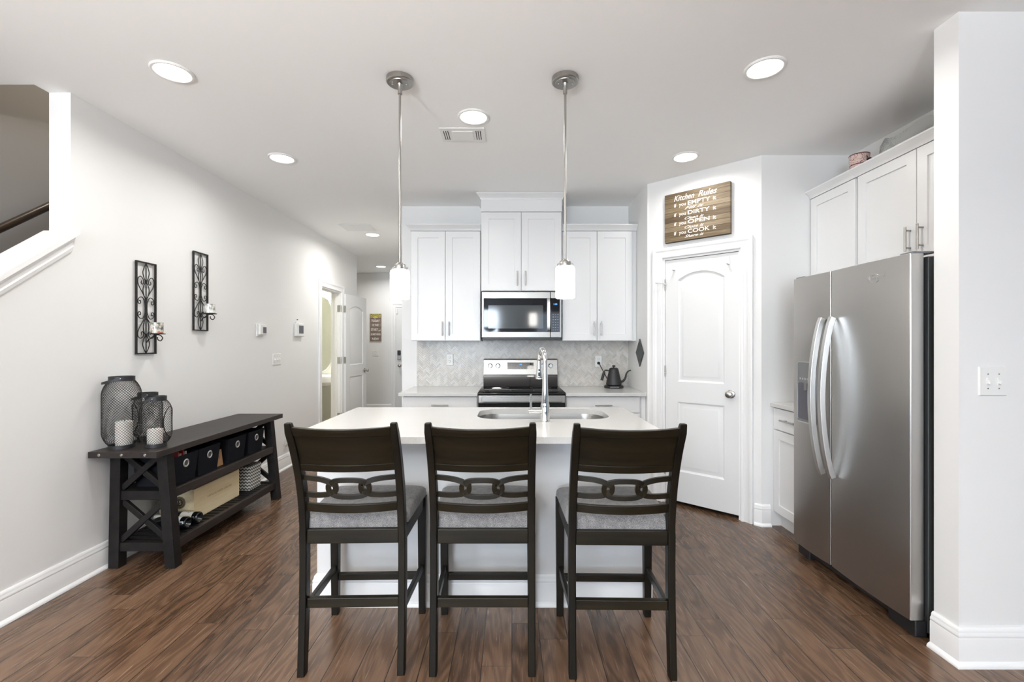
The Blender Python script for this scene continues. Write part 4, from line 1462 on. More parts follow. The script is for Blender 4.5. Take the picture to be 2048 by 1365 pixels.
cl = smooth_path([(kx + 0.088, ky + 0.01, CT + 0.030), (kx + 0.108, ky + 0.01, CT + 0.052), (kx + 0.112, ky + 0.01, CT + 0.03), (kx + 0.10, ky + 0.01, CT + 0.012)], 6)

# ================================================================== REFRIGERATOR
fx = 1.800
f0, f1, fs = 2.068, 2.930, 2.582
fz0, fz1 = 0.092, 1.755
rf = thing('refrigerator', 'large stainless side-by-side refrigerator with long bowed handles', 'refrigerator', (2.15, 2.5, 0))
obj('cabinet', MB().box(1.885, XR - 0.02, f0 + 0.004, f1 - 0.004, 0.03, 1.742), M['charcoal'], rf, bev=0.004)
obj('gasket', MB().box(1.862, 1.8845, f0 + 0.018, f1 - 0.018, 0.10, 1.735), M['black'], rf)


def fridge_door(y0_, y1_, r0, r1):
    """vertical slab with rounded outer edges: r0 at the low-y edge, r1 at the high-y edge"""
    pts = []
    for k in range(7):
        a = PI / 2 * k / 6
        pts.append((fx + r0 - r0 * math.sin(a), y0_ + r0 - r0 * math.cos(a)))
    for k in range(1, 14):
        t_ = k / 14
        ym = y0_ + r0 + (y1_ - r1 - y0_ - r0) * t_
        pts.append((fx - 0.010 * 4 * t_ * (1 - t_), ym))
    for k in range(7):
        a = PI / 2 * k / 6
        pts.append((fx + r1 - r1 * math.cos(a), y1_ - r1 + r1 * math.sin(a)))
    pts += [(1.8615, y1_), (1.8615, y0_)]
    mb = MB()
    return mb.prism(pts, lambda x, y: (x, y, fz0), lambda x, y: (x, y, fz1))


fd = obj('fridge_door', fridge_door(f0, fs - 0.004, 0.007, 0.006), M['steel_dark'], rf, bev=0.002)
# freezer door with a dispenser recess
fd2 = obj('freezer_door', fridge_door(fs + 0.004, f1, 0.006, 0.012), M['steel_dark'], rf, bev=0.002)
dy0, dy1, dz0, dz1 = 2.690, 2.868, 0.862, 1.236


def rrect(a0, a1, b0, b1, r, n=6):
    out = []
    for (cx, cy, s_) in ((a1 - r, b0 + r, -PI / 2), (a1 - r, b1 - r, 0), (a0 + r, b1 - r, PI / 2), (a0 + r, b0 + r, PI)):
        for k in range(n + 1):
            a = s_ + PI / 2 * k / n
            out.append((cx + r * math.cos(a), cy + r * math.sin(a)))
    return out


FX = fx - 0.009      # crown of the slightly bowed door faces
L0 = rrect(dy0, dy1, dz0, dz1, 0.016)
L1 = rrect(dy0 + 0.006, dy1 - 0.006, dz0 + 0.006, dz1 - 0.006, 0.012)
mb = MB().rings([[(FX - 0.0005, y, z) for y, z in L0], [(FX - 0.004, y, z) for y, z in L0], [(FX - 0.004, y, z) for y, z in L1], [(FX - 0.0008, y, z) for y, z in L1]], cap=False)
obj('dispenser_frame', mb, M['handle_steel'], fd2)
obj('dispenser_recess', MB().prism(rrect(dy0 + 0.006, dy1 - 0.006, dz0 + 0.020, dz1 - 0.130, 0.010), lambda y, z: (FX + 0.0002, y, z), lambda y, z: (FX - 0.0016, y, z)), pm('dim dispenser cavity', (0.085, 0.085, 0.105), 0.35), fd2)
mb = MB().prism(rrect(dy0 + 0.006, dy1 - 0.006, dz1 - 0.128, dz1 - 0.006, 0.010), lambda y, z: (FX + 0.0002, y, z), lambda y, z: (FX - 0.0030, y, z))
dpn = obj('dispenser_controls', mb, M['grey_plastic'], fd2)
mb = MB()
for k in range(6):
    mb.box(FX - 0.0036, FX - 0.0029, dy0 + 0.026 + k * 0.023, dy0 + 0.038 + k * 0.023, dz1 - 0.112, dz1 - 0.100)
obj('control_icons', mb, M['icon'], dpn, smooth=0)
mb = MB()
mb.box(FX - 0.010, FX - 0.0015, dy0 + 0.012, dy1 - 0.012, dz0 + 0.010, dz0 + 0.020)
mb.box(FX - 0.012, FX - 0.0015, dy0 + 0.075, dy0 + 0.10, dz1 - 0.175, dz1 - 0.130)
obj('drip_tray', mb, M['grey_plastic'], fd2, bev=0.002)


def bow_handle(y, lab):
    z0_, z1_ = 0.600, 1.492
    mb = MB()
    N = 28
    pts = []
    for i in range(N + 1):
        t_ = i / N
        pts.append((FX - 0.012 - 0.062 * math.sin(PI * t_) ** 0.75, y, z0_ + (z1_ - z0_) * t_))
    mb.tube(pts, 0.0195, 4, rx=0.021, up=(1, 0, 0))
    for z in (z0_ + 0.012, z1_ - 0.012):
        mb.box(FX - 0.022, FX - 0.0004, y - 0.012, y + 0.012, z - 0.010, z + 0.010)
    return mb


obj('handle', bow_handle(fs - 0.043, 0), M['handle_steel'], fd, bev=0.003)
obj('handle', bow_handle(fs + 0.043, 0), M['handle_steel'], fd2, bev=0.003)
mb = MB()
text(mb, 'Whirlpool', (FX - 0.0012, 2.302, 1.660), (0, -1, 0), UP, width=0.098, shear=0.15, bold=0.01)
mb.tube([(FX - 0.0015, 2.258 - 0.030 * math.cos(a), 1.668 + 0.020 * math.sin(a)) for a in [0.7 + i * 0.27 for i in range(19)]], 0.0012, 6)
obj('maker_emblem', mb, M['handle_steel'], fd, smooth=0)
mb = MB()
mb.box(1.838, 1.884, f0 + 0.16, f1 - 0.12, 0.040, 0.088)
mb.box(1.828, 1.884, f0 + 0.006, f0 + 0.1595, 0.012, 0.086)
mb.box(1.828, 1.884, f1 - 0.1195, f1 - 0.006, 0.014, 0.086)
obj('kick_grille', mb, M['black'], rf, bev=0.006)
for y in (f0 + 0.09, f1 - 0.07):
    obj('levelling_foot', MB().cyl((1.91, y, 0.0), (1.91, y, 0.035), 0.020, n=16), M['black'], rf)
    obj('levelling_foot', MB().cyl((2.42, y, 0.0), (2.42, y, 0.035), 0.020, n=16), M['black'], rf)
mb = MB()
for a0, a1 in ((f0 + 0.006, f0 + 0.075), (f1 - 0.075, f1 - 0.006)):
    mb.box(1.815, 1.92, a0, a1, 1.7555, 1.766)
obj('hinge_cover', mb, M['grey_plastic'], rf, bev=0.004)
mg = thing('magazine', 'red and white magazine lying on top of the refrigerator', 'magazine', (2.05, 2.22, 1.7425))
obj('pages', MB().box(1.95, 2.20, 2.10, 2.30, 1.7427, 1.7505), M['paper'], mg)
obj('cover', MB().box(1.949, 2.201, 2.099, 2.301, 1.7505, 1.7515), M['red'], mg)

# things standing on top of the cabinets
pt = thing('pottery_jar', 'small pink pottery jar with dark red scrolls on top of the cabinets', 'jar', (2.285, 3.02, 2.4605))
pc = (2.312, 3.045, 0)
zc = 2.413
JX = Matrix.Translation((0, 0, zc)) @ Matrix.Scale(1.32, 4, (0, 0, 1)) @ Matrix.Translation((0, 0, -zc))
obj('jar_body', MB().lathe([(0.0001, zc), (0.050, zc), (0.058, zc + 0.03), (0.060, zc + 0.06), (0.054, zc + 0.080), (0.052, zc + 0.094), (0.057, zc + 0.112), (0.057, zc + 0.140), (0.052, zc + 0.140), (0.0001, zc + 0.10)], pc, 36).xf(JX), M['pot'], pt)
mb = MB()
for r, z in ((0.0575, 0.140), (0.0535, 0.090)):
    mb = MB()
    mb.lathe([(r - 0.002, zc + z - 0.002), (r + 0.001, zc + z - 0.002), (r + 0.001, zc + z + 0.002), (r - 0.002, zc + z + 0.002)], pc, 36, closed=True)
    obj('painted_band', mb.xf(JX), M['glaze'], pt)
obj('handle', MB().tube(smooth_path([(pc[0] + 0.01, pc[1] - 0.055, zc + 0.105), (pc[0] + 0.012, pc[1] - 0.082, zc + 0.10), (pc[0] + 0.012, pc[1] - 0.085, zc + 0.07), (pc[0] + 0.01, pc[1] - 0.058, zc + 0.05)]), 0.006, 8).xf(JX), M['iron'], pt)
gb = thing('glass_bowl', 'large wavy clear glass bowl on top of the cabinets', 'bowl', (2.36, 2.66, zc))
mb = MB()
n_ = 48
prof = [(0.0001, 0.0), (0.09, 0.0), (0.125, 0.015), (0.155, 0.055), (0.150, 0.095), (0.128, 0.118), (0.124, 0.118), (0.146, 0.094), (0.151, 0.056), (0.121, 0.018), (0.088, 0.004), (0.0001, 0.004)]
mb.lathe([(r, zc + 0.001 + z) for r, z in prof], (0, 0, 0), n_)
for i, v in enumerate(mb.v):
    a = math.atan2(v[1], v[0])
    k = max(0, (v[2] - zc - 0.06) / 0.06)
    mb.v[i] = (2.372 + v[0] * 0.80, 2.70 + v[1] * 1.35, zc + 0.001 + (v[2] - zc - 0.001) * 1.55 + 0.022 * k * math.cos(3 * a))
obj('bowl', mb, M['bowl'], gb)

# ================================================================== ISLAND
ix0, ix1, iy0, iy1 = -1.006, 0.702, 2.362, 3.07
il = thing('kitchen_island', 'white kitchen island base panel behind the three stools', 'island', ((ix0 + ix1) / 2, 2.7, 0))
mb = MB()
mb.box(ix0, ix1, iy0, iy0 + 0.02, 0, 0.8825).box(ix0, ix1, iy1 - 0.02, iy1, 0.10, 0.8825)
mb.box(ix0, ix0 + 0.02, iy0 + 0.02, iy1 - 0.02, 0, 0.8825).box(ix1 - 0.02, ix1, iy0 + 0.02, iy1 - 0.02, 0, 0.8825)
mb.box(ix0 + 0.02, ix1 - 0.02, iy0 + 0.02, iy1 - 0.02, 0.10, 0.12)
obj('body', mb, M['cab'], il, smooth=0)
obj('top_moulding', MB().sweep([(ix1 + e, iy1), (ix1 + e, iy0 - e), (ix0 - e, iy0 - e), (ix0 - e, iy1)], [(0, 0), (0.012, 0.002), (0.016, 0.020), (0.016, 0.030), (0, 0.030)], lambda x, y, t_: (x, y, 0.852 + t_)), M['cab'], il)
obj('baseboard', MB().sweep([(ix1 + e, iy1), (ix1 + e, iy0 - e), (ix0 - e, iy0 - e), (ix0 - e, iy1)], BASE, XYZ), M['trim'], il)
mk = lambda a, z, d: (a, iy1 + d, z)
for a0, a1 in ((-1.0, -0.58), (-0.57, -0.25), (-0.24, 0.22), (0.23, 0.696)):
    dd = obj('cabinet_door', shaker(mk, a0, a1, 0.115, 0.87), M['cab'], il, smooth=25)
    obj('handle', pull(mk, a1 - 0.04, 0.76), M['nickel'], dd)

# worktop with the sink cut-out
sx0, sx1, sy0, sy1 = -0.208, 0.577, 2.615, 3.015
outer = rrect(-1.047, 0.747, 2.109, 3.100, 0.022, 5)
hole = rrect(sx0, sx1, sy0, sy1, 0.125, 10)
mb = MB()
for z in (0.8835, CT):
    mb.fill([outer, hole], lambda x, y: (x, y, z))
mb.rings([[(x, y, 0.8835) for x, y in outer], [(x, y, CT) for x, y in outer]], cap=False)
mb.rings([[(x, y, 0.8835) for x, y in hole], [(x, y, CT) for x, y in hole]], cap=False)
obj('countertop', mb, M['quartz'], None, loc=(-0.15, 2.6, 0.8835), bev=0.003, label='large white quartz island countertop with an undermount sink', cat='countertop', smooth=20)
snk = thing('kitchen_sink', 'stainless undermount sink bowl in the island countertop', 'sink', ((sx0 + sx1) / 2, (sy0 + sy1) / 2, 0.69))
mb = MB()
cx_, cy_ = (sx0 + sx1) / 2, (sy0 + sy1) / 2
ins = lambda d, r: rrect(sx0 + d, sx1 - d, sy0 + d, sy1 - d, r, 10)
mb.rings([[(x, y, 0.8815) for x, y in ins(-0.028, 0.150)], [(x, y, 0.8830) for x, y in ins(-0.028, 0.150)], [(x, y, 0.8830) for x, y in ins(-0.004, 0.129)], [(x, y, 0.86) for x, y in ins(0.0, 0.125)], [(x, y, 0.73) for x, y in ins(0.010, 0.115)],
          [(x, y, 0.702) for x, y in ins(0.025, 0.100)], [(x, y, 0.695) for x, y in ins(0.060, 0.065)]])
obj('bowl', mb, M['steel_sink'], snk)
obj('drain', MB().lathe([(0.0001, 0.699), (0.035, 0.699), (0.045, 0.6975), (0.045, 0.696), (0.0001, 0.696)], (cx_, cy_, 0), 24), M['chrome'], snk)

fq = Vector((0.184, 2.548, CT))
ft = thing('kitchen_faucet', 'tall chrome gooseneck faucet with pull-down spray head on the island', 'faucet', fq)
obj('base', MB().lathe([(0.0001, CT + 0.0005), (0.029, CT + 0.0005), (0.029, CT + 0.006), (0.025, CT + 0.012), (0.0245, CT + 0.085), (0.0225, CT + 0.100), (0.0001, CT + 0.10)], (fq.x, fq.y, 0), 32), M['chrome'], ft)
nk = [(fq.x, fq.y, CT + 0.095), (fq.x, fq.y, CT + 0.20), (fq.x, fq.y, CT + 0.31)]
gx, gy = -0.16, 0.99                      # direction the spout points
RR = 0.075
arc = [(fq.x + gx * RR * (1 - math.cos(a)), fq.y + gy * RR * (1 - math.cos(a)), CT + 0.325 + RR * math.sin(a)) for a in [PI * k / 14 for k in range(0, 15)]]
pts = nk + arc
rs = [0.0200, 0.0160, 0.0135] + [0.0128] * len(arc)
obj('gooseneck', MB().tube(pts, rs, 24), M['chrome'], ft)
hx_, hy_ = arc[-1][0], arc[-1][1]
obj('spray_head', MB().lathe([(0.0001, CT + 0.222), (0.019, CT + 0.222), (0.0225, CT + 0.228), (0.022, CT + 0.240), (0.0150, CT + 0.290), (0.0145, CT + 0.330), (0.0001, CT + 0.330)], (hx_, hy_, 0), 28), M['chrome'], ft)
mb = MB()
mb.box(hx_ - 0.007, hx_ + 0.007, hy_ - 0.0235, hy_ - 0.012, CT + 0.240, CT + 0.264)
mb.cyl((hx_, hy_ - 0.0195, CT + 0.277), (hx_, hy_ - 0.0125, CT + 0.277), 0.006, n=14)
obj('spray_button', mb, M['black'], ft, bev=0.002)
mb = MB()
mb.cyl((fq.x - 0.018, fq.y, CT + 0.055), (fq.x - 0.092, fq.y, CT + 0.055), 0.0165, n=24)
mb.tube([(fq.x - 0.079, fq.y, CT + 0.060), (fq.x - 0.079, fq.y, CT + 0.150)], [0.0062, 0.0052], 14)
obj('lever_handle', mb, M['chrome'], ft)

# ================================================================== COUNTER STOOLS (local space: feet at z = 0, facing +y)
def yback(z):
    """rearward sweep of the rear posts"""
    K = [(0.0, -0.222), (0.14, -0.209), (0.30, -0.199), (0.50, -0.196), (0.62, -0.202), (0.75, -0.222), (0.90, -0.276), (1.0, -0.328), (1.06, -0.366)]
    for (a, ya_), (b, yb_) in zip(K[:-1], K[1:]):
        if z <= b:
            t_ = max(0, (z - a) / (b - a))
            return ya_ + (yb_ - ya_) * t_
    return K[-1][1]


def ysm(z):
    return (yback(max(0, z - 0.05)) + 2 * yback(z) + yback(z + 0.05)) / 4


BW = 0.195


def bow(x):
    return -0.036 * (1 - (x / BW) ** 2)


stool = thing('counter_stool', 'left', 'stool', (0, 0, 0), group='dark wooden counter stools at the island')
for sx in (-1, 1):
    mb = MB()
    N = 26
    rings_ = []
    for i in range(N + 1):
        z = 1.046 * i / N
        y = ysm(z)
        wx = 0.030
        dep = 0.047 if 0.2 < z < 0.75 else (0.047 - 0.010 * (z - 0.75) / 0.3 if z >= 0.75 else 0.047 - 0.006 * (0.2 - z) / 0.2)
        xc = sx * (0.2005 - 0.002 * (z > 0.6))
        if i == N:
            dep *= 0.72
            wx *= 0.8
        rings_.append([(xc - wx / 2, y - dep / 2, z), (xc + wx / 2, y - dep / 2, z), (xc + wx / 2, y + dep / 2, z), (xc - wx / 2, y + dep / 2, z)])
    mb.rings(rings_)
    mb.add(rings_[0], [(0, 1, 2, 3)])
    obj('leg', mb, M['stool_leg'], stool, bev=0.005, smooth=40)
    mb = MB()
    mb.hexa([(sx * 0.2150 - 0.0165, 0.181, 0), (sx * 0.2150 + 0.0165, 0.181, 0), (sx * 0.2150 + 0.0165, 0.216, 0), (sx * 0.2150 - 0.0165, 0.216, 0)],
            [(sx * 0.2150 - 0.021, 0.172, 0.583), (sx * 0.2150 + 0.021, 0.172, 0.583), (sx * 0.2150 + 0.021, 0.218, 0.583), (sx * 0.2150 - 0.021, 0.218, 0.583)])
    obj('leg', mb, M['stool_leg'], stool, bev=0.003)
    # side rail and side stretcher
    mb = MB().hexa([(sx * 0.2 - 0.011, -0.180, 0.526), (sx * 0.2 + 0.011, -0.180, 0.526), (sx * 0.215 + 0.011, 0.176, 0.526), (sx * 0.215 - 0.011, 0.176, 0.526)],
                   [(sx * 0.2 - 0.011, -0.180, 0.583), (sx * 0.2 + 0.011, -0.180, 0.583), (sx * 0.215 + 0.011, 0.176, 0.583), (sx * 0.215 - 0.011, 0.176, 0.583)])
    obj('seat_rail', mb, M['stool'], stool, bev=0.003)
    mb = MB().hexa([(sx * 0.2 - 0.009, -0.186, 0.235), (sx * 0.2 + 0.009, -0.186, 0.235), (sx * 0.214 + 0.009, 0.182, 0.215), (sx * 0.214 - 0.009, 0.182, 0.215)],
                   [(sx * 0.2 - 0.009, -0.186, 0.270), (sx * 0.2 + 0.009, -0.186, 0.270), (sx * 0.214 + 0.009, 0.182, 0.250), (sx * 0.214 - 0.009, 0.182, 0.250)])
    obj('stretcher', mb, M['stool'], stool, bev=0.003)
obj('seat_rail', MB().box(-0.1865, 0.1865, -0.215, -0.190, 0.526, 0.586), M['stool'], stool, bev=0.004)
obj('seat_rail', MB().box(-0.194, 0.194, 0.186, 0.210, 0.526, 0.583), M['stool'], stool, bev=0.004)
obj('stretcher', MB().box(-0.187, 0.187, -0.212, -0.186, 0.262, 0.302), M['stool'], stool, bev=0.004)
obj('footrest', MB().box(-0.199, 0.199, 0.188, 0.211, 0.168, 0.203), M['stool'], stool, bev=0.004)
# crest panel: bowed board with a bead along its lower and upper edge


def bowed(mb, z0f, z1f, th, x0=-0.1865, x1=0.1865, dy=0.0, nx=18, nz=6):
    front, back = [], []
    for i in range(nx + 1):
        x = x0 + (x1 - x0) * i / nx
        a, b = z0f(x), z1f(x)
        for k in range(nz + 1):
            z = a + (b - a) * k / nz
            y = ysm(z) + bow(x) + dy
            front.append((x, y + th / 2, z))
            back.append((x, y - th / 2, z))
    base = len(mb.v)
    m_ = len(front)
    mb.v.extend(front + back)
    w = nz + 1
    for i in range(nx):
        for k in range(nz):
            a = base + i * w + k
            q = [a, a + 1, a + w + 1, a + w]
            mb.f.append(q)
            mb.m.append(0)
            mb.f.append([v_ + m_ for v_ in q])
            mb.m.append(0)
    for i in range(nx):
        for k in (0, nz):
            a = base + i * w + k
            mb.f.append([a, a + w, a + w + m_, a + m_])
            mb.m.append(0)
    for i in (0, nx):
        for k in range(nz):
            a = base + i * w + k
            mb.f.append([a, a + 1, a + 1 + m_, a + m_])
            mb.m.append(0)
    return mb


topz = lambda x: 1.030 - 0.006 * (1 - (x / BW) ** 2)
cr = obj('backrest_panel', bowed(MB(), lambda x: 0.870, lambda x: 0.993, 0.016), M['stool'], stool, smooth=40)
obj('crest_rail', bowed(MB(), lambda x: 0.992, topz, 0.024), M['stool'], stool, bev=0.003, smooth=40)
obj('lower_bead', bowed(MB(), lambda x: 0.842, lambda x: 0.873, 0.024, nz=3), M['stool'], stool, bev=0.003, smooth=40)
obj('back_slat', bowed(MB(), lambda x: 0.664, lambda x: 0.700, 0.018, nz=3), M['stool'], stool, bev=0.003, smooth=40)
# three interlocking links


def link_pts(p2):
    return [(x, ysm(z) + bow(x), z) for x, z in p2]


zl, zh = 0.735, 0.810
zm, hh_ = (zl + zh) / 2, (zh - zl) / 2


def half_link(s_):
    end = -0.1875
    apex = -0.050
    pts = [(end, zh)] + [(-0.15, zh - 0.0005), (-0.115, zh - 0.003), (-0.082, zh - 0.011), (-0.061, zh - 0.022), (apex - 0.003, zm + 0.016), (apex, zm), (apex - 0.003, zm - 0.016), (-0.061, zl + 0.020), (-0.082, zl + 0.008), (-0.115, zl + 0.002), (-0.15, zl), (end, zl)]
    if s_ > 0:
        pts = [(-x, z) for x, z in pts]
    return smooth_path(link_pts(pts), 4)


up_l = (0, 1, 0)
for s_ in (-1, 1):
    obj('back_link', MB().tube(half_link(s_), 0.0140, 4, rx=0.0085, up=up_l), M['stool'], stool, bev=0.0025, smooth=40)
ring = []
for k in range(32):
    a = 2 * PI * k / 32
    c_, s__ = math.cos(a), math.sin(a)
    ring.append((0.081 * math.copysign(abs(c_) ** 0.70, c_), zm - 0.004 + (hh_ - 0.001) * math.copysign(abs(s__) ** 0.80, s__)))
obj('back_link', MB().tube([(x, y + 0.0, z) for x, y, z in link_pts(ring)], 0.0140, 4, closed=True, rx=0.0092, up=up_l), M['stool'], stool, bev=0.0025, smooth=40)
# upholstered seat
mb = MB()
n_ = 22


def seat_pt(u, v, top):
    w = 0.206 + 0.029 * (v * 0.5 + 0.5) if True else 0.2
    m_ = lambda q: math.copysign(1 - (1 - abs(q)) ** 1.6, q)
    x = m_(u) * w
    y = 0.008 + m_(v) * 0.215
    if v < -0.85:
        pass
    e_ = (1 - abs(u) ** 6) * (1 - abs(v) ** 6)
    return (x, y, 0.586 + (0.052 * max(0, e_) ** 0.42 + 0.010 * (1 - u * u) * (1 - v * v) if top else 0.0))


vs = [seat_pt(-1 + 2 * i / n_, -1 + 2 * j / n_, True) for j in range(n_ + 1) for i in range(n_ + 1)]
fs_ = [(j * (n_ + 1) + i, j * (n_ + 1) + i + 1, (j + 1) * (n_ + 1) + i + 1, (j + 1) * (n_ + 1) + i) for j in range(n_) for i in range(n_)]
mb.add(vs, fs_)
lo = [seat_pt(-1 + 2 * i / n_, -1 + 2 * j / n_, False) for j in range(n_ + 1) for i in range(n_ + 1)]
mb.add(lo, fs_)
# keep clear of the rear posts
for i, (x, y, z) in enumerate(mb.v):
    if abs(x) > 0.180 and y < -0.16:
        mb.v[i] = (math.copysign(0.1825, x), y, z)
    if y < -0.186:
        mb.v[i] = (mb.v[i][0], -0.186 + (y + 0.186) * 0.5, z)
obj('seat_cushion', mb, M['fabric'], stool, smooth=60)

stool.location = (-0.658, 2.087, 0)
stool.rotation_euler = (0, 0, math.radians(1.5))
stool['label'] = 'dark wooden counter stool at the left end of the island'
dup(stool, (-0.120, 2.085, 0), 0.0, 'middle dark wooden counter stool at the island in front of the faucet')
dup(stool, (0.449, 2.068, 0), math.radians(-1.0), 'dark wooden counter stool at the right end of the island')

# ================================================================== BENCH
bt0, bt1 = 2.630, 4.080
bxb, bxf = -2.440, -2.043
BH = 0.722
bn = thing('console_bench', 'long dark espresso bench with crossed end frames along the left wall', 'bench', (-2.24, 3.35, 0))
obj('bench_top', MB().box(bxb, bxf, bt0, bt1, BH - 0.037, BH), M['bench_top'], bn, bev=0.003)
for x in (-2.375, -2.245, -2.110):
    for y, s_ in ((bt0, -1), (bt1, 1)):
        obj('bolt', MB().lathe([(0.0001, 0.0045), (0.006, 0.004), (0.0085, 0.0015), (0.0085, 0.0003), (0.0001, 0.0003)], (x, y, BH - 0.0185), 16, axis='Y').xf(Matrix.Translation((0, y, 0)) @ Matrix.Scale(s_, 4, (0, 1, 0)) @ Matrix.Translation((0, -y, 0))), M['nickel'], bn)
zt = BH - 0.0375
for yn, sg_ in ((2.764, -1), (3.962, 1)):
    # leg: nearly straight at the wall, splayed outward at the front
    for xa_t, xa_b in ((-2.378, -2.382), (-2.103, -2.043)):
        w2 = 0.031
        yt, yb_ = yn - sg_ * 0.008, yn + sg_ * 0.002
        mb = MB().hexa([(xa_b - w2, yb_ - w2, 0), (xa_b + w2, yb_ - w2, 0), (xa_b + w2, yb_ + w2, 0), (xa_b - w2, yb_ + w2, 0)],
                       [(xa_t - w2, yt - w2, zt), (xa_t + w2, yt - w2, zt), (xa_t + w2, yt + w2, zt), (xa_t - w2, yt + w2, zt)])
        obj('leg', mb, M['bench'], bn, bev=0.003)
    ye = lambda z: yn + sg_ * (0.002 - 0.010 * z / zt)
    xl = lambda z: -2.382 + 0.004 * z / zt + 0.033
    xr = lambda z: -2.036 - 0.064 * z / zt - 0.033
    for z0_, z1_ in ((0.098, 0.150), (0.405, 0.460)):
        mb = MB().hexa([(xl(z0_) - 0.004, ye(z0_) - 0.02, z0_), (xr(z0_) + 0.004, ye(z0_) - 0.02, z0_), (xr(z0_) + 0.004, ye(z0_) + 0.02, z0_), (xl(z0_) - 0.004, ye(z0_) + 0.02, z0_)],
                       [(xl(z1_) - 0.004, ye(z1_) - 0.02, z1_), (xr(z1_) + 0.004, ye(z1_) - 0.02, z1_), (xr(z1_) + 0.004, ye(z1_) + 0.02, z1_), (xl(z1_) - 0.004, ye(z1_) + 0.02, z1_)])
        obj('end_rail', mb, M['bench'], bn, bev=0.002)
    for za, zb_ in ((0.150, 0.405), (0.460, zt)):
        for flip in (0, 1):
            pa = (xl(za) - 0.006, ye(za) + 0.004 * flip, za + 0.012) if not flip else (xr(za) + 0.006, ye(za) + 0.004, za + 0.012)
            pb_ = (xr(zb_) + 0.006, ye(zb_), zb_ - 0.012) if not flip else (xl(zb_) - 0.006, ye(zb_) + 0.004, zb_ - 0.012)
            obj('cross_brace', MB().bar(pa, pb_, 0.026 - 0.004 * flip, 0.034, up=(1, 0, 0) if False else (0, 0, 1)), M['bench'], bn, bev=0.002)
ys0, ys1 = 2.785, 3.935
obj('shelf', MB().box(-2.400, -2.075, ys0, ys1, 0.425, 0.4605), M['bench'], bn, bev=0.002)
obj('shelf_rail', MB().box(-2.0745, -2.052, ys0, ys1, 0.408, 0.4612), M['bench_top'], bn, bev=0.003)
obj('shelf_rail', MB().box(-2.0655, -2.037, ys0, ys1, 0.096, 0.1505), M['bench_top'], bn, bev=0.003)
obj('shelf_rail', MB().box(-2.402, -2.380, ys0, ys1, 0.096, 0.1505), M['bench'], bn, bev=0.003)
ns = 21
for i in range(ns):
    y = ys0 + 0.045 + (ys1 - ys0 - 0.09) * i / (ns - 1)
    obj('slat', MB().box(-2.3795, -2.066, y - 0.0195, y + 0.0195, 0.130, 0.1495), M['bench'], bn, bev=0.0015)

# ------------------------------------------------------------------ fabric bins on the bench shelf
SH = 0.4615


def fabric_bin(y, label, dep=0.255, w_t=0.226, w_b=0.192, hgt=0.180, xf_=-2.078):
    b = thing('storage_bin', label, 'bin', (xf_ - dep / 2, y, SH), group='black fabric bins on the bench shelf')
    z0_, z1_ = SH, SH + hgt
    t_ = 0.005

    def ringz(w, d0, z, o_=0):
        return [(xf_ - dep + d0 + o_, y - w / 2 + o_, z), (xf_ - d0 - o_, y - w / 2 + o_, z), (xf_ - d0 - o_, y + w / 2 - o_, z), (xf_ - dep + d0 + o_, y + w / 2 - o_, z)]
    mb = MB()
    mb.rings([ringz(w_b, 0.014, z0_), ringz(w_t, 0.0, z1_), ringz(w_t, 0.0, z1_, t_), ringz(w_b, 0.014, z0_ + 0.006, t_)])
    mb.add(ringz(w_b, 0.014, z0_), [(0, 1, 2, 3)])
    obj('bin_body', mb, M['bin'], b, bev=0.003, smooth=30)
    zc_ = z1_ - 0.058
    xg = xf_ - 0.014 * (0.058 / hgt) + 0.0006
    obj('grommet', MB().lathe([(0.0165, -0.0005), (0.0265, -0.0005), (0.0265, 0.002), (0.0215, 0.0045), (0.0165, 0.002)], (xg, y, zc_), 36, axis='X', closed=True), M['handle_steel'], b)
    obj('finger_hole', MB().lathe([(0.0001, 0.0), (0.0166, 0.0), (0.0166, 0.0006), (0.0001, 0.0006)], (xg - 0.0002, y, zc_), 24, axis='X'), M['slot'], b)
    return b


fabric_bin(2.922, 'black fabric bin nearest the viewer, holding red papers')
fabric_bin(3.150, 'black fabric bin beside the one with red papers, left of the tan card')
fabric_bin(3.470, 'black fabric bin just right of the tan card')
fabric_bin(3.727, 'black fabric bin at the far end of the bench shelf')
rp = thing('red_papers', 'red and white papers sticking out of the nearest black bin', 'papers', (-2.2, 2.895, SH + 0.01))
for i, (y, c_, zt_, tl) in enumerate(((2.862, 'red', 0.200, 0.02), (2.892, 'paper', 0.186, 0.012), (2.932, 'red', 0.206, -0.01), (2.962, 'paper', 0.192, -0.012))):
    mb = MB().hexa([(-2.31, y - 0.002, SH + 0.012), (-2.105, y - 0.002, SH + 0.012), (-2.105, y + 0.002, SH + 0.012), (-2.31, y + 0.002, SH + 0.012)],
                   [(-2.31, y + tl - 0.002, SH + zt_), (-2.10, y + tl - 0.002, SH + zt_), (-2.10, y + tl + 0.002, SH + zt_), (-2.31, y + tl + 0.002, SH + zt_)])
    obj('folder', mb, M[c_], rp)
tg = thing('tan_card', 'small tan card standing between the black fabric bins', 'card', (-2.15, 3.302, SH))
mb = MB().hexa([(-2.112, 3.258, SH), (-2.112, 3.346, SH), (-2.117, 3.346, SH), (-2.117, 3.258, SH)], [(-2.128, 3.264, SH + 0.112), (-2.128, 3.350, SH + 0.112), (-2.133, 3.350, SH + 0.112), (-2.133, 3.264, SH + 0.112)])
obj('card', mb, M['tag'], tg, bev=0.001)
mb = MB()
mb.lathe([(0.010, 0), (0.013, 0), (0.013, 0.0006), (0.010, 0.0006)], (-2.1195, 3.305, SH + 0.056), 24, axis='X', closed=True)
obj('printed_seal', mb, M['dark_ink'], tg, smooth=0)

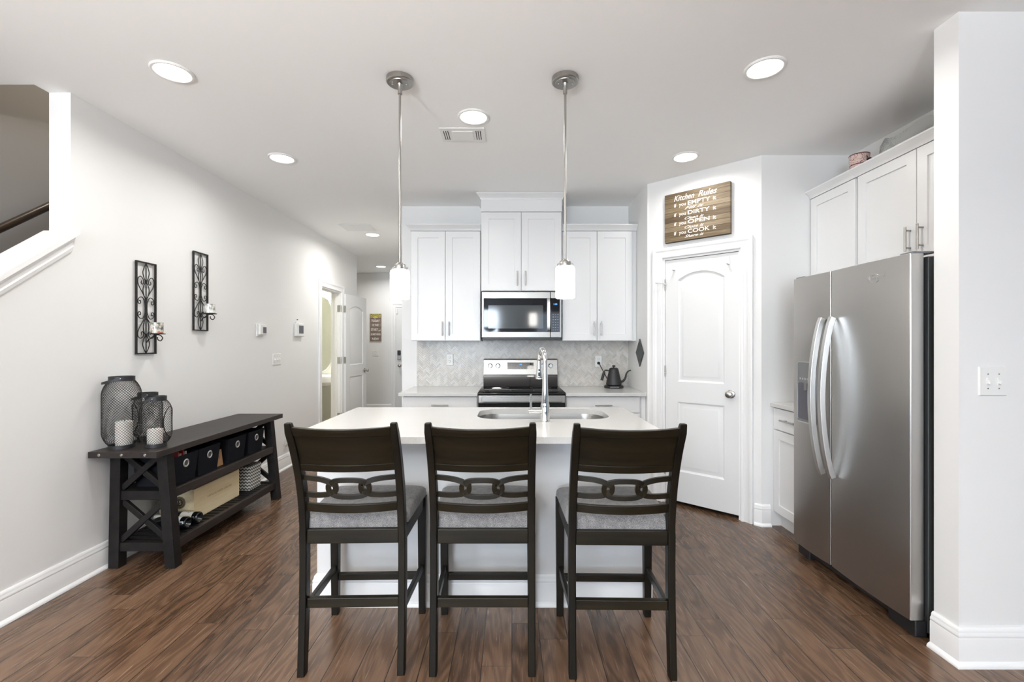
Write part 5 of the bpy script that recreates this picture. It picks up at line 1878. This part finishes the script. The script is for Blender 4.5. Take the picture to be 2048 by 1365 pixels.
# ------------------------------------------------------------------ wine crate, bottles and gift box on the slats
LS = 0.1508
cr_ = thing('wine_crate', 'pale pine wine crate with printed front on the lower bench shelf', 'crate', (-2.27, 3.345, LS))
cx0, cx1, cy0, cy1, ch = -2.383, -2.150, 3.093, 3.605, 0.206
obj('front_board', MB().box(cx1 - 0.010, cx1, cy0, cy1, LS, LS + ch), M['crate'], cr_, bev=0.001)
obj('back_board', MB().box(cx0, cx0 + 0.010, cy0, cy1, LS, LS + ch), M['crate'], cr_, bev=0.001)
eb = obj('end_board', MB().box(cx0 + 0.0105, cx1 - 0.0105, cy0 + 0.001, cy0 + 0.013, LS, LS + ch), M['crate'], cr_, bev=0.001)
obj('end_board', MB().box(cx0 + 0.0105, cx1 - 0.0105, cy1 - 0.013, cy1 - 0.001, LS, LS + ch), M['crate'], cr_, bev=0.001)
obj('lid', MB().box(cx0 + 0.0105, cx1 - 0.0105, cy0 + 0.0135, cy1 - 0.0135, LS + ch - 0.012, LS + ch - 0.001), M['crate'], cr_, bev=0.001)
obj('bottom_board', MB().box(cx0 + 0.0105, cx1 - 0.0105, cy0 + 0.0135, cy1 - 0.0135, LS, LS + 0.008), M['crate'], cr_)
mb = MB()
text(mb, 'PATRICIA GREEN CELLARS', (cx1 + 0.0006, (cy0 + cy1) / 2 + 0.02, LS + 0.108), (0, 1, 0), UP, width=0.275, height=0.0135, center=True)
obj('printed_name', mb, M['dark_ink'], cr_, smooth=0)
sl = obj('round_seal', MB().lathe([(0.0001, 0), (0.042, 0), (0.042, 0.0006), (0.0001, 0.0006)], (-2.250, cy0 + 0.0002, LS + 0.118), 48, axis='Y'), M['seal'], eb, smooth=0)
mb = MB()
text(mb, '15', (-2.250, cy0 - 0.0008, LS + 0.105), X1, UP, height=0.026, bold=0.015, center=True)
for r in (0.029, 0.038):
    mb.lathe([(r - 0.0008, 0), (r + 0.0008, 0), (r + 0.0008, 0.0004), (r - 0.0008, 0.0004)], (-2.250, cy0 - 0.0006, LS + 0.118), 40, axis='Y', closed=True)
obj('seal_number', mb, M['gold_ink'], sl, smooth=0)


def bottle(y, xb, label, roll):
    r = 0.0375
    b = thing('wine_bottle', label, 'bottle', (0, 0, 0), group='wine bottles lying on the lower bench shelf')
    # local: axis along -x from the base at x = 0
    prof = [(0.0001, -0.022), (0.012, -0.020), (0.022, -0.008), (0.029, 0.0), (0.034, -0.001), (0.0375, -0.006), (0.0375, -0.180), (0.034, -0.200), (0.020, -0.225), (0.0145, -0.240), (0.0140, -0.285), (0.0155, -0.286), (0.0155, -0.296), (0.0001, -0.296)]
    obj('glass', MB().lathe(prof, (0, 0, r), 36, axis='X'), M['bottle'], b)
    mb = MB()
    rr = 0.0379
    N = 20
    aa = [roll - 1.55 + 3.1 * i / N for i in range(N + 1)]
    mb.add([(x, rr * math.sin(a), r + rr * math.cos(a)) for x in (-0.035, -0.115) for a in aa], [(i, i + 1, N + 2 + i, N + 1 + i) for i in range(N)])
    lb = obj('paper_label', mb, M['paper'], b)
    mb = MB()
    s0 = len(mb.v)
    text(mb, 'CAV', (0, 0, 0), (1, 0, 0), (0, 1, 0), width=0.05, height=0.014, center=True)
    for i, (a, bb, c) in enumerate(mb.v):
        an = roll + a / rr
        mb.v[i] = (-0.060 - bb, (rr + 0.0004) * math.sin(an), r + (rr + 0.0004) * math.cos(an))
    obj('label_print', mb, M['dark_ink'], lb, smooth=0)
    obj('capsule', MB().lathe([(0.0150, -0.240), (0.0163, -0.2861), (0.0163, -0.2972), (0.0001, -0.2972), ], (0, 0, r), 24, axis='X'), M['paper'], b)
    b.location = (xb, y, LS)
    return b


bottle(2.958, -2.093, 'dark wine bottle lying nearest the viewer, its base facing out', 0.5)
bottle(3.046, -2.078, 'dark wine bottle lying against the end of the wine crate', 0.25)
gbx = thing('gift_box', 'small grey and white zigzag patterned box beside the wine crate', 'box', (-2.21, 3.79, LS))
obj('box_body', MB().box(-2.285, -2.128, 3.716, 3.874, LS, LS + 0.172), M['chevron'], gbx, bev=0.002)
obj('box_lid', MB().box(-2.288, -2.125, 3.713, 3.877, LS + 0.1500, LS + 0.196), M['chevron'], gbx, bev=0.002)


# ------------------------------------------------------------------ wire lanterns and candles on the bench
def lantern(cx, cy, H, Rb, rn, label, n=40, cut=None, hang=-2.2, dz=0.0):
    t_ = thing('wire_lantern', label, 'lantern', (cx, cy, BH), group='black wire mesh lanterns on the bench')
    zb_, zt_ = BH + 0.020, BH + H - 0.026
    hh = zt_ - zb_

    def rad(s_):
        # s_ 0..1 bottom to top
        k = min(s_ / 0.20, 1.0)
        q = min((1 - s_) / 0.22, 1.0)
        return rn + (Rb - rn) * min(math.sin(k * PI / 2) ** 0.85, math.sin(q * PI / 2) ** 0.85)
    mb = MB()
    SEG = 26
    twist = hh / Rb * 0.92

    def inside(th, s_):
        if not cut:
            return False
        th0, hw, zc_, hz2 = cut
        d_ = (th - th0 + PI) % (2 * PI) - PI
        return (d_ * Rb / hw) ** 2 + ((s_ - zc_) * hh / hz2) ** 2 < 1
    for dr_ in (-1, 1):
        for i in range(n):
            run = []
            for k in range(SEG + 1):
                s_ = k / SEG
                th = 2 * PI * i / n + dr_ * twist * s_
                if inside(th, s_):
                    if len(run) > 1:
                        mb.tube(run, 0.00105, 3)
                    run = []
                    continue
                r_ = rad(s_)
                run.append((cx + r_ * math.cos(th), cy + r_ * math.sin(th), zb_ + hh * s_))
            if len(run) > 1:
                mb.tube(run, 0.00105, 3)
    ms = obj('wire_mesh', mb, M['iron'], t_, smooth=0)
    if cut:
        th0, hw, zc_, hz2 = cut
        loop = []
        for k in range(40):
            a = 2 * PI * k / 40
            s_ = zc_ + hz2 / hh * math.sin(a)
            th = th0 + hw / Rb * math.cos(a)
            r_ = rad(s_) + 0.001
            loop.append((cx + r_ * math.cos(th), cy + r_ * math.sin(th), zb_ + hh * s_))
        obj('opening_rim', MB().tube(loop, 0.0030, 8, closed=True), M['iron'], t_)
    nr = obj('neck_ring', MB().lathe([(rn - 0.004, zt_ - 0.001), (rn + 0.001, zt_ - 0.001), (rn + 0.001, BH + H), (rn - 0.004, BH + H)], (cx, cy, 0), 40, closed=True), M['matte_black'], t_)
    obj('base_ring', MB().lathe([(0.0001, BH + 0.0005), (rn + 0.002, BH + 0.0005), (rn + 0.002, BH + 0.021), (rn - 0.004, BH + 0.021), (rn - 0.004, BH + 0.008), (0.0001, BH + 0.008)], (cx, cy, 0), 40), M['matte_black'], t_)
    # flat strap handle lying back over the shoulder
    a0 = hang
    mb = MB()
    st = []
    for k in range(17):
        a = PI * k / 16
        ux, uy = math.cos(a) * (rn + 0.0045), math.sin(a) * (rn + 0.030)
        th = a0 - PI / 2
        st.append((cx + ux * math.cos(th) - uy * math.sin(th), cy + ux * math.sin(th) + uy * math.cos(th), BH + H - 0.012 - 0.028 * math.sin(a)))
    mb.tube(st, 0.0018, 4, rx=0.009, up=(0, 0, 1))
    obj('strap_handle', mb, M['matte_black'], t_)
    for s_ in (0, PI):
        th = a0 - PI / 2 + s_
        p_ = Vector((cx + (rn + 0.005) * math.cos(th), cy + (rn + 0.005) * math.sin(th), BH + H - 0.012))
        obj('rivet', MB().sphere(p_, 0.0042, 12), M['chrome'], nr)
    return t_


def candle(cx, cy, r, h, label):
    t_ = thing('pillar_candle', label, 'candle', (cx, cy, BH + 0.0085), group='ivory pillar candles inside the lanterns')
    z_ = BH + 0.0085
    obj('wax', MB().lathe([(0.0001, z_), (r, z_), (r, z_ + h - 0.004), (r - 0.004, z_ + h), (r - 0.008, z_ + h - 0.002), (0.0001, z_ + h - 0.005)], (cx, cy, 0), 32), M['candle'], t_)
    obj('wick', MB().cyl((cx, cy, z_ + h - 0.006), (cx + 0.001, cy, z_ + h + 0.008), 0.0012, n=6), M['wick'], t_)


lantern(-2.341, 2.745, 0.428, 0.094, 0.062, 'tallest black wire mesh lantern at the left end of the bench', 40, None, hang=math.radians(215))
candle(-2.330, 2.748, 0.042, 0.150, 'ivory pillar candle inside the tallest lantern')
lantern(-2.160, 2.775, 0.305, 0.078, 0.053, 'smaller black wire lantern with an oval opening at the bench front', 34, (math.radians(10), 0.048, 0.50, 0.090), hang=math.radians(200))
candle(-2.166, 2.775, 0.039, 0.098, 'ivory pillar candle inside the small front lantern')
lantern(-2.352, 2.955, 0.308, 0.078, 0.053, 'smaller black wire lantern half hidden between the other two', 34, (math.radians(-120), 0.046, 0.52, 0.088), hang=math.radians(215))

# ================================================================== WROUGHT IRON WALL SCONCES
SW, SHH = 0.168, 0.612


def sconce(y, zb_, label, vmat, vlab):
    xw = XL + 0.014
    t_ = thing('wall_sconce', label, 'sconce', (XL, y, zb_), group='black scroll iron sconces on the left wall')
    mb = MB()
    h_ = SW / 2
    for a0, a1, z0_, z1_ in ((-h_, h_, 0, 0.0085), (-h_, h_, SHH - 0.0085, SHH), (-h_, -h_ + 0.0085, 0.0085, SHH - 0.0085), (h_ - 0.0085, h_, 0.0085, SHH - 0.0085)):
        mb.box(XL + 0.006, XL + 0.018, y + a0, y + a1, zb_ + z0_, zb_ + z1_)
    for a in (-h_ + 0.02, h_ - 0.02):
        mb.box(XL + 0.0006, XL + 0.0065, y + a - 0.006, y + a + 0.006, zb_ + SHH - 0.009, zb_ + SHH - 0.002)
        mb.box(XL + 0.0006, XL + 0.0065, y + a - 0.006, y + a + 0.006, zb_ + 0.002, zb_ + 0.009)
    obj('frame', mb, M['iron'], t_)
    half = [
        [(0, 1.0), (0.22, 0.945), (0.34, 0.895), (0.24, 0.84), (0.03, 0.79)],
        [(0.03, 0.60), (0.45, 0.68), (0.80, 0.75), (0.86, 0.81), (0.62, 0.845), (0.36, 0.825), (0.26, 0.785), (0.38, 0.76), (0.52, 0.775), (0.46, 0.80)],
        [(0.03, 0.79), (0.26, 0.74), (0.33, 0.69), (0.20, 0.63), (0.03, 0.60)],
        [(0.06, 0.40), (0.10, 0.50), (0.14, 0.56), (0.38, 0.615), (0.70, 0.61), (0.86, 0.575), (0.76, 0.545), (0.58, 0.552), (0.60, 0.578), (0.72, 0.575)],
        [(0.06, 0.60), (0.10, 0.50), (0.14, 0.44), (0.38, 0.385), (0.70, 0.39), (0.86, 0.425), (0.76, 0.455), (0.58, 0.448), (0.60, 0.422), (0.72, 0.425)],
        [(0.03, 0.40), (0.45, 0.33), (0.80, 0.255), (0.86, 0.195), (0.62, 0.165), (0.36, 0.18), (0.26, 0.215), (0.38, 0.24), (0.50, 0.225), (0.44, 0.205)],
        [(0.03, 0.40), (0.22, 0.34), (0.30, 0.29), (0.20, 0.23), (0.03, 0.20)],
        [(0.03, 0.20), (0.26, 0.15), (0.36, 0.10), (0.22, 0.045), (0, 0.0)],
    ]
    mb = MB()
    for s_ in (-1, 1):
        for pl_ in half:
            pts = smooth_path([(xw - 0.002, y + s_ * u * (h_ - 0.006), zb_ + 0.006 + v_ * (SHH - 0.012)) for u, v_ in pl_], 5)
            mb.tube(pts, 0.0028, 6)
    mb.tube([(xw - 0.002, y, zb_ + 0.006), (xw - 0.002, y, zb_ + SHH - 0.006)], 0.0034, 6)
    for v_ in (0.60, 0.40, 0.79, 0.205):
        mb.cyl((xw - 0.002, y, zb_ + v_ * SHH - 0.007), (xw - 0.002, y, zb_ + v_ * SHH + 0.007), 0.008, n=10)
    obj('scrollwork', mb, M['iron'], t_)
    zp = zb_ + 0.132
    px_ = XL + 0.083
    obj('candle_plate', MB().lathe([(0.0001, zp), (0.046, zp), (0.050, zp + 0.004), (0.048, zp + 0.005), (0.0001, zp + 0.003)], (px_, y, 0), 28), M['iron'], t_)
    arm = smooth_path([(XL + 0.016, y, zp - 0.055), (XL + 0.03, y, zp - 0.035), (XL + 0.075, y, zp - 0.006), (XL + 0.105, y, zp - 0.006), (XL + 0.122, y, zp - 0.025), (XL + 0.108, y, zp - 0.044), (XL + 0.09, y, zp - 0.034), (XL + 0.088, y, zp - 0.018)], 5)
    obj('arm', MB().tube(arm, 0.0034, 8), M['iron'], t_)
    vt = thing('votive_holder', vlab, 'candle holder', (px_, y, zp + 0.0055), group='glass votives on the wall sconces')
    z_ = zp + 0.0055
    obj('glass_cup', MB().lathe([(0.0001, z_), (0.034, z_), (0.037, z_ + 0.004), (0.037, z_ + 0.072), (0.034, z_ + 0.072), (0.034, z_ + 0.006), (0.0001, z_ + 0.006)], (px_, y, 0), 32), M[vmat], vt)
    obj('wax', MB().lathe([(0.0001, z_ + 0.0062), (0.0325, z_ + 0.0062), (0.0325, z_ + 0.04), (0.0001, z_ + 0.04)], (px_, y, 0), 24), M['candle'], vt)


sconce(3.048, 1.276, 'black scroll iron wall sconce above the lanterns, lower of the two', 'votive_dark', 'dark mosaic glass votive on the lower left sconce')
sconce(3.582, 1.446, 'black scroll iron wall sconce farther along the wall, hung higher', 'votive_light', 'pale frosted glass votive on the higher right sconce')
